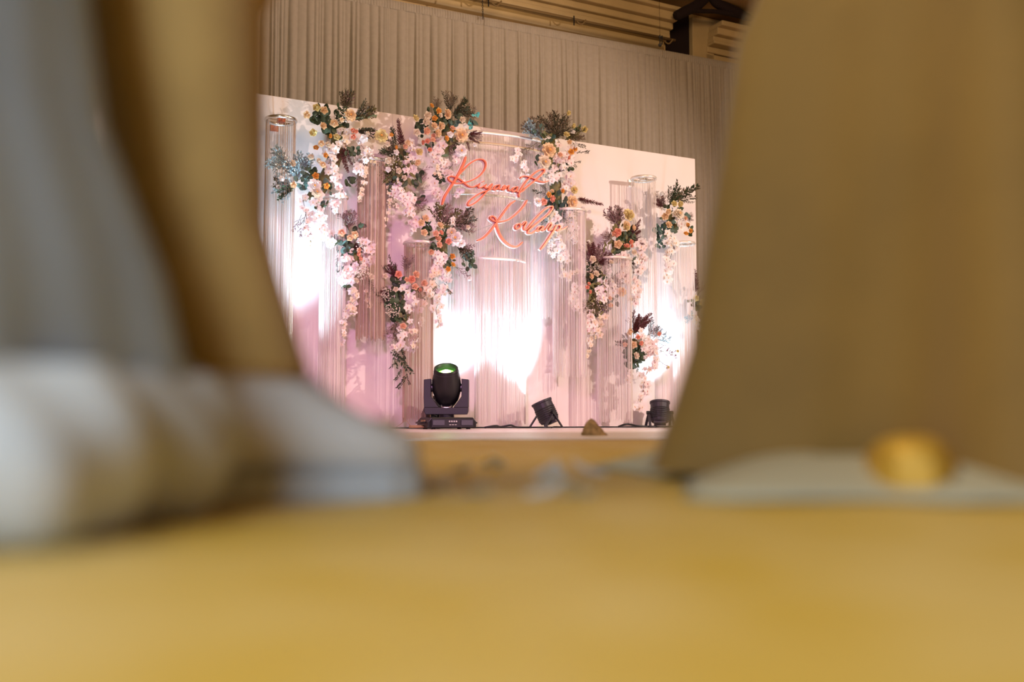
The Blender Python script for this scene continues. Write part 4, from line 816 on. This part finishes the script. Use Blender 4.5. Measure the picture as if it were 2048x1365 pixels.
# person in the pale gown at the left edge
pb = thing('person', 'person in a pale ice-blue full-length gown, heavily blurred at the left edge', 'person', (-0.538, 0.72, 0))
figure(pb, (0, 0), (-0.09, 0), (0.09, 0), 1.62, 0.6); hair(pb, (0, 0, 1.58))
g = MB(); secs = []
for (z, r_) in [(0.06, .288), (.10, .285), (.18, .268), (.30, .222), (.45, .20), (.65, .19), (.85, .165), (1.02, .13), (1.25, .15), (1.38, .13)]:
    secs.append((Vector((0.0, 0, z)), r_, r_))
sweep(g, secs, 96, 0, lambda a, t: (0.035 * math.sin(9 * a + 1.0) + 0.015 * math.sin(17 * a)) * (1 - t) ** 1.2)
g.obj('gown', 'gown', pb, True)
hm = MB(); secs = []
for i in range(9):
    t = i / 8; secs.append((Vector((0.0, 0.0, 0.003 + 0.105 * t)), .292 + .028 * math.sin(math.pi * t), .292 + .028 * math.sin(math.pi * t)))
sweep(hm, secs, 120, 0, lambda a, t: 0.045 * math.sin(11 * a) + 0.03 * math.sin(23 * a + 4 * t), (True, False))
hm.obj('gown_hem', 'tulle', pb, True)

# person in the olive-brown skirt at the right edge
pc = thing('person', 'person in a wide olive-brown floor-length skirt with deep folds, blurred at right', 'person', (0.668, 1.28, 0))
figure(pc, (0, 0), (-0.09, 0), (0.09, 0), 1.64, 0.4); hair(pc, (0, 0, 1.6))
g = MB(); secs = []
def skx(y): return at_depth({0: 1508, 300: 1470, 650: 1400, 900: 1335}[y], y, 1.18)
for (z, xl) in [(0.012, .170), (.03, .172), (.08, .185), (.16, .205), (.26, .215), (.40, .235), (.55, .252), (.75, .33), (.92, .44), (1.02, .48)]:
    r_ = 0.60 - xl; secs.append((Vector((0, 0, z)), r_, r_ * .80))
sweep(g, secs, 144, 0, lambda a, t: ((0.15 * math.sin(6 * a + 0.63) + 0.035 * math.sin(13 * a + 2.2)) * (0.35 + 0.65 * (1 - t) ** 0.8)), (False, True))
g.obj('skirt', 'olive', pc, True)
sweep_b = MB(); sweep(sweep_b, [(Vector((0, 0, 1.0)), .13, .10), (Vector((0, 0, 1.25)), .16, .12), (Vector((0, 0, 1.38)), .15, .10), (Vector((0, 0, 1.44)), .06, .06)], 24); sweep_b.obj('bodice', 'olive', pc, True)
pt = MB(); secs = []
for i in range(7):
    t = i / 6; secs.append((Vector((0.0, -0.03, 0.003 + 0.035 * math.sin(math.pi * t * .5))), .50 - .16 * t, .54 - .23 * t))
sweep(pt, secs, 120, 0, lambda a, t: 0.16 * math.sin(7 * a + 1) + 0.05 * math.sin(19 * a), (True, False))
pt.obj('underskirt_hem', 'petticoat', pc, True)
shoe(pc, (-0.215, -0.10, 0.012), (-0.300, -0.365, 0.006), 'goldshoe', 'goldshoe', 0.036, 0.036, False, [(0.0, .6, .7), (.2, .9, .8), (.5, .9, .8), (.7, 1.1, .9), (.85, 1.05, .95), (.95, .8, .8), (1.0, .4, .5)])

# petals on the gold carpet
pm = leafmesh('round', 'tulle')
for i, (x, y, sz) in enumerate([(835, 955, .05), (862, 975, .04), (1082, 950, .05), (1120, 962, .05), (1150, 985, .04), (930, 985, .04), (1215, 945, .05), (985, 930, .05), (900, 940, .04), (1050, 985, .04)]):
    p = at_z(x, y, 0.004)
    tag(link('loose_petal', pm, None, p, (-math.pi / 2 + 0.1, 0, R.uniform(0, 6.28)), sz), 'blurred white petal lying on the gold carpet between the shoe and the skirt', 'petal', 'white petals on the gold carpet')
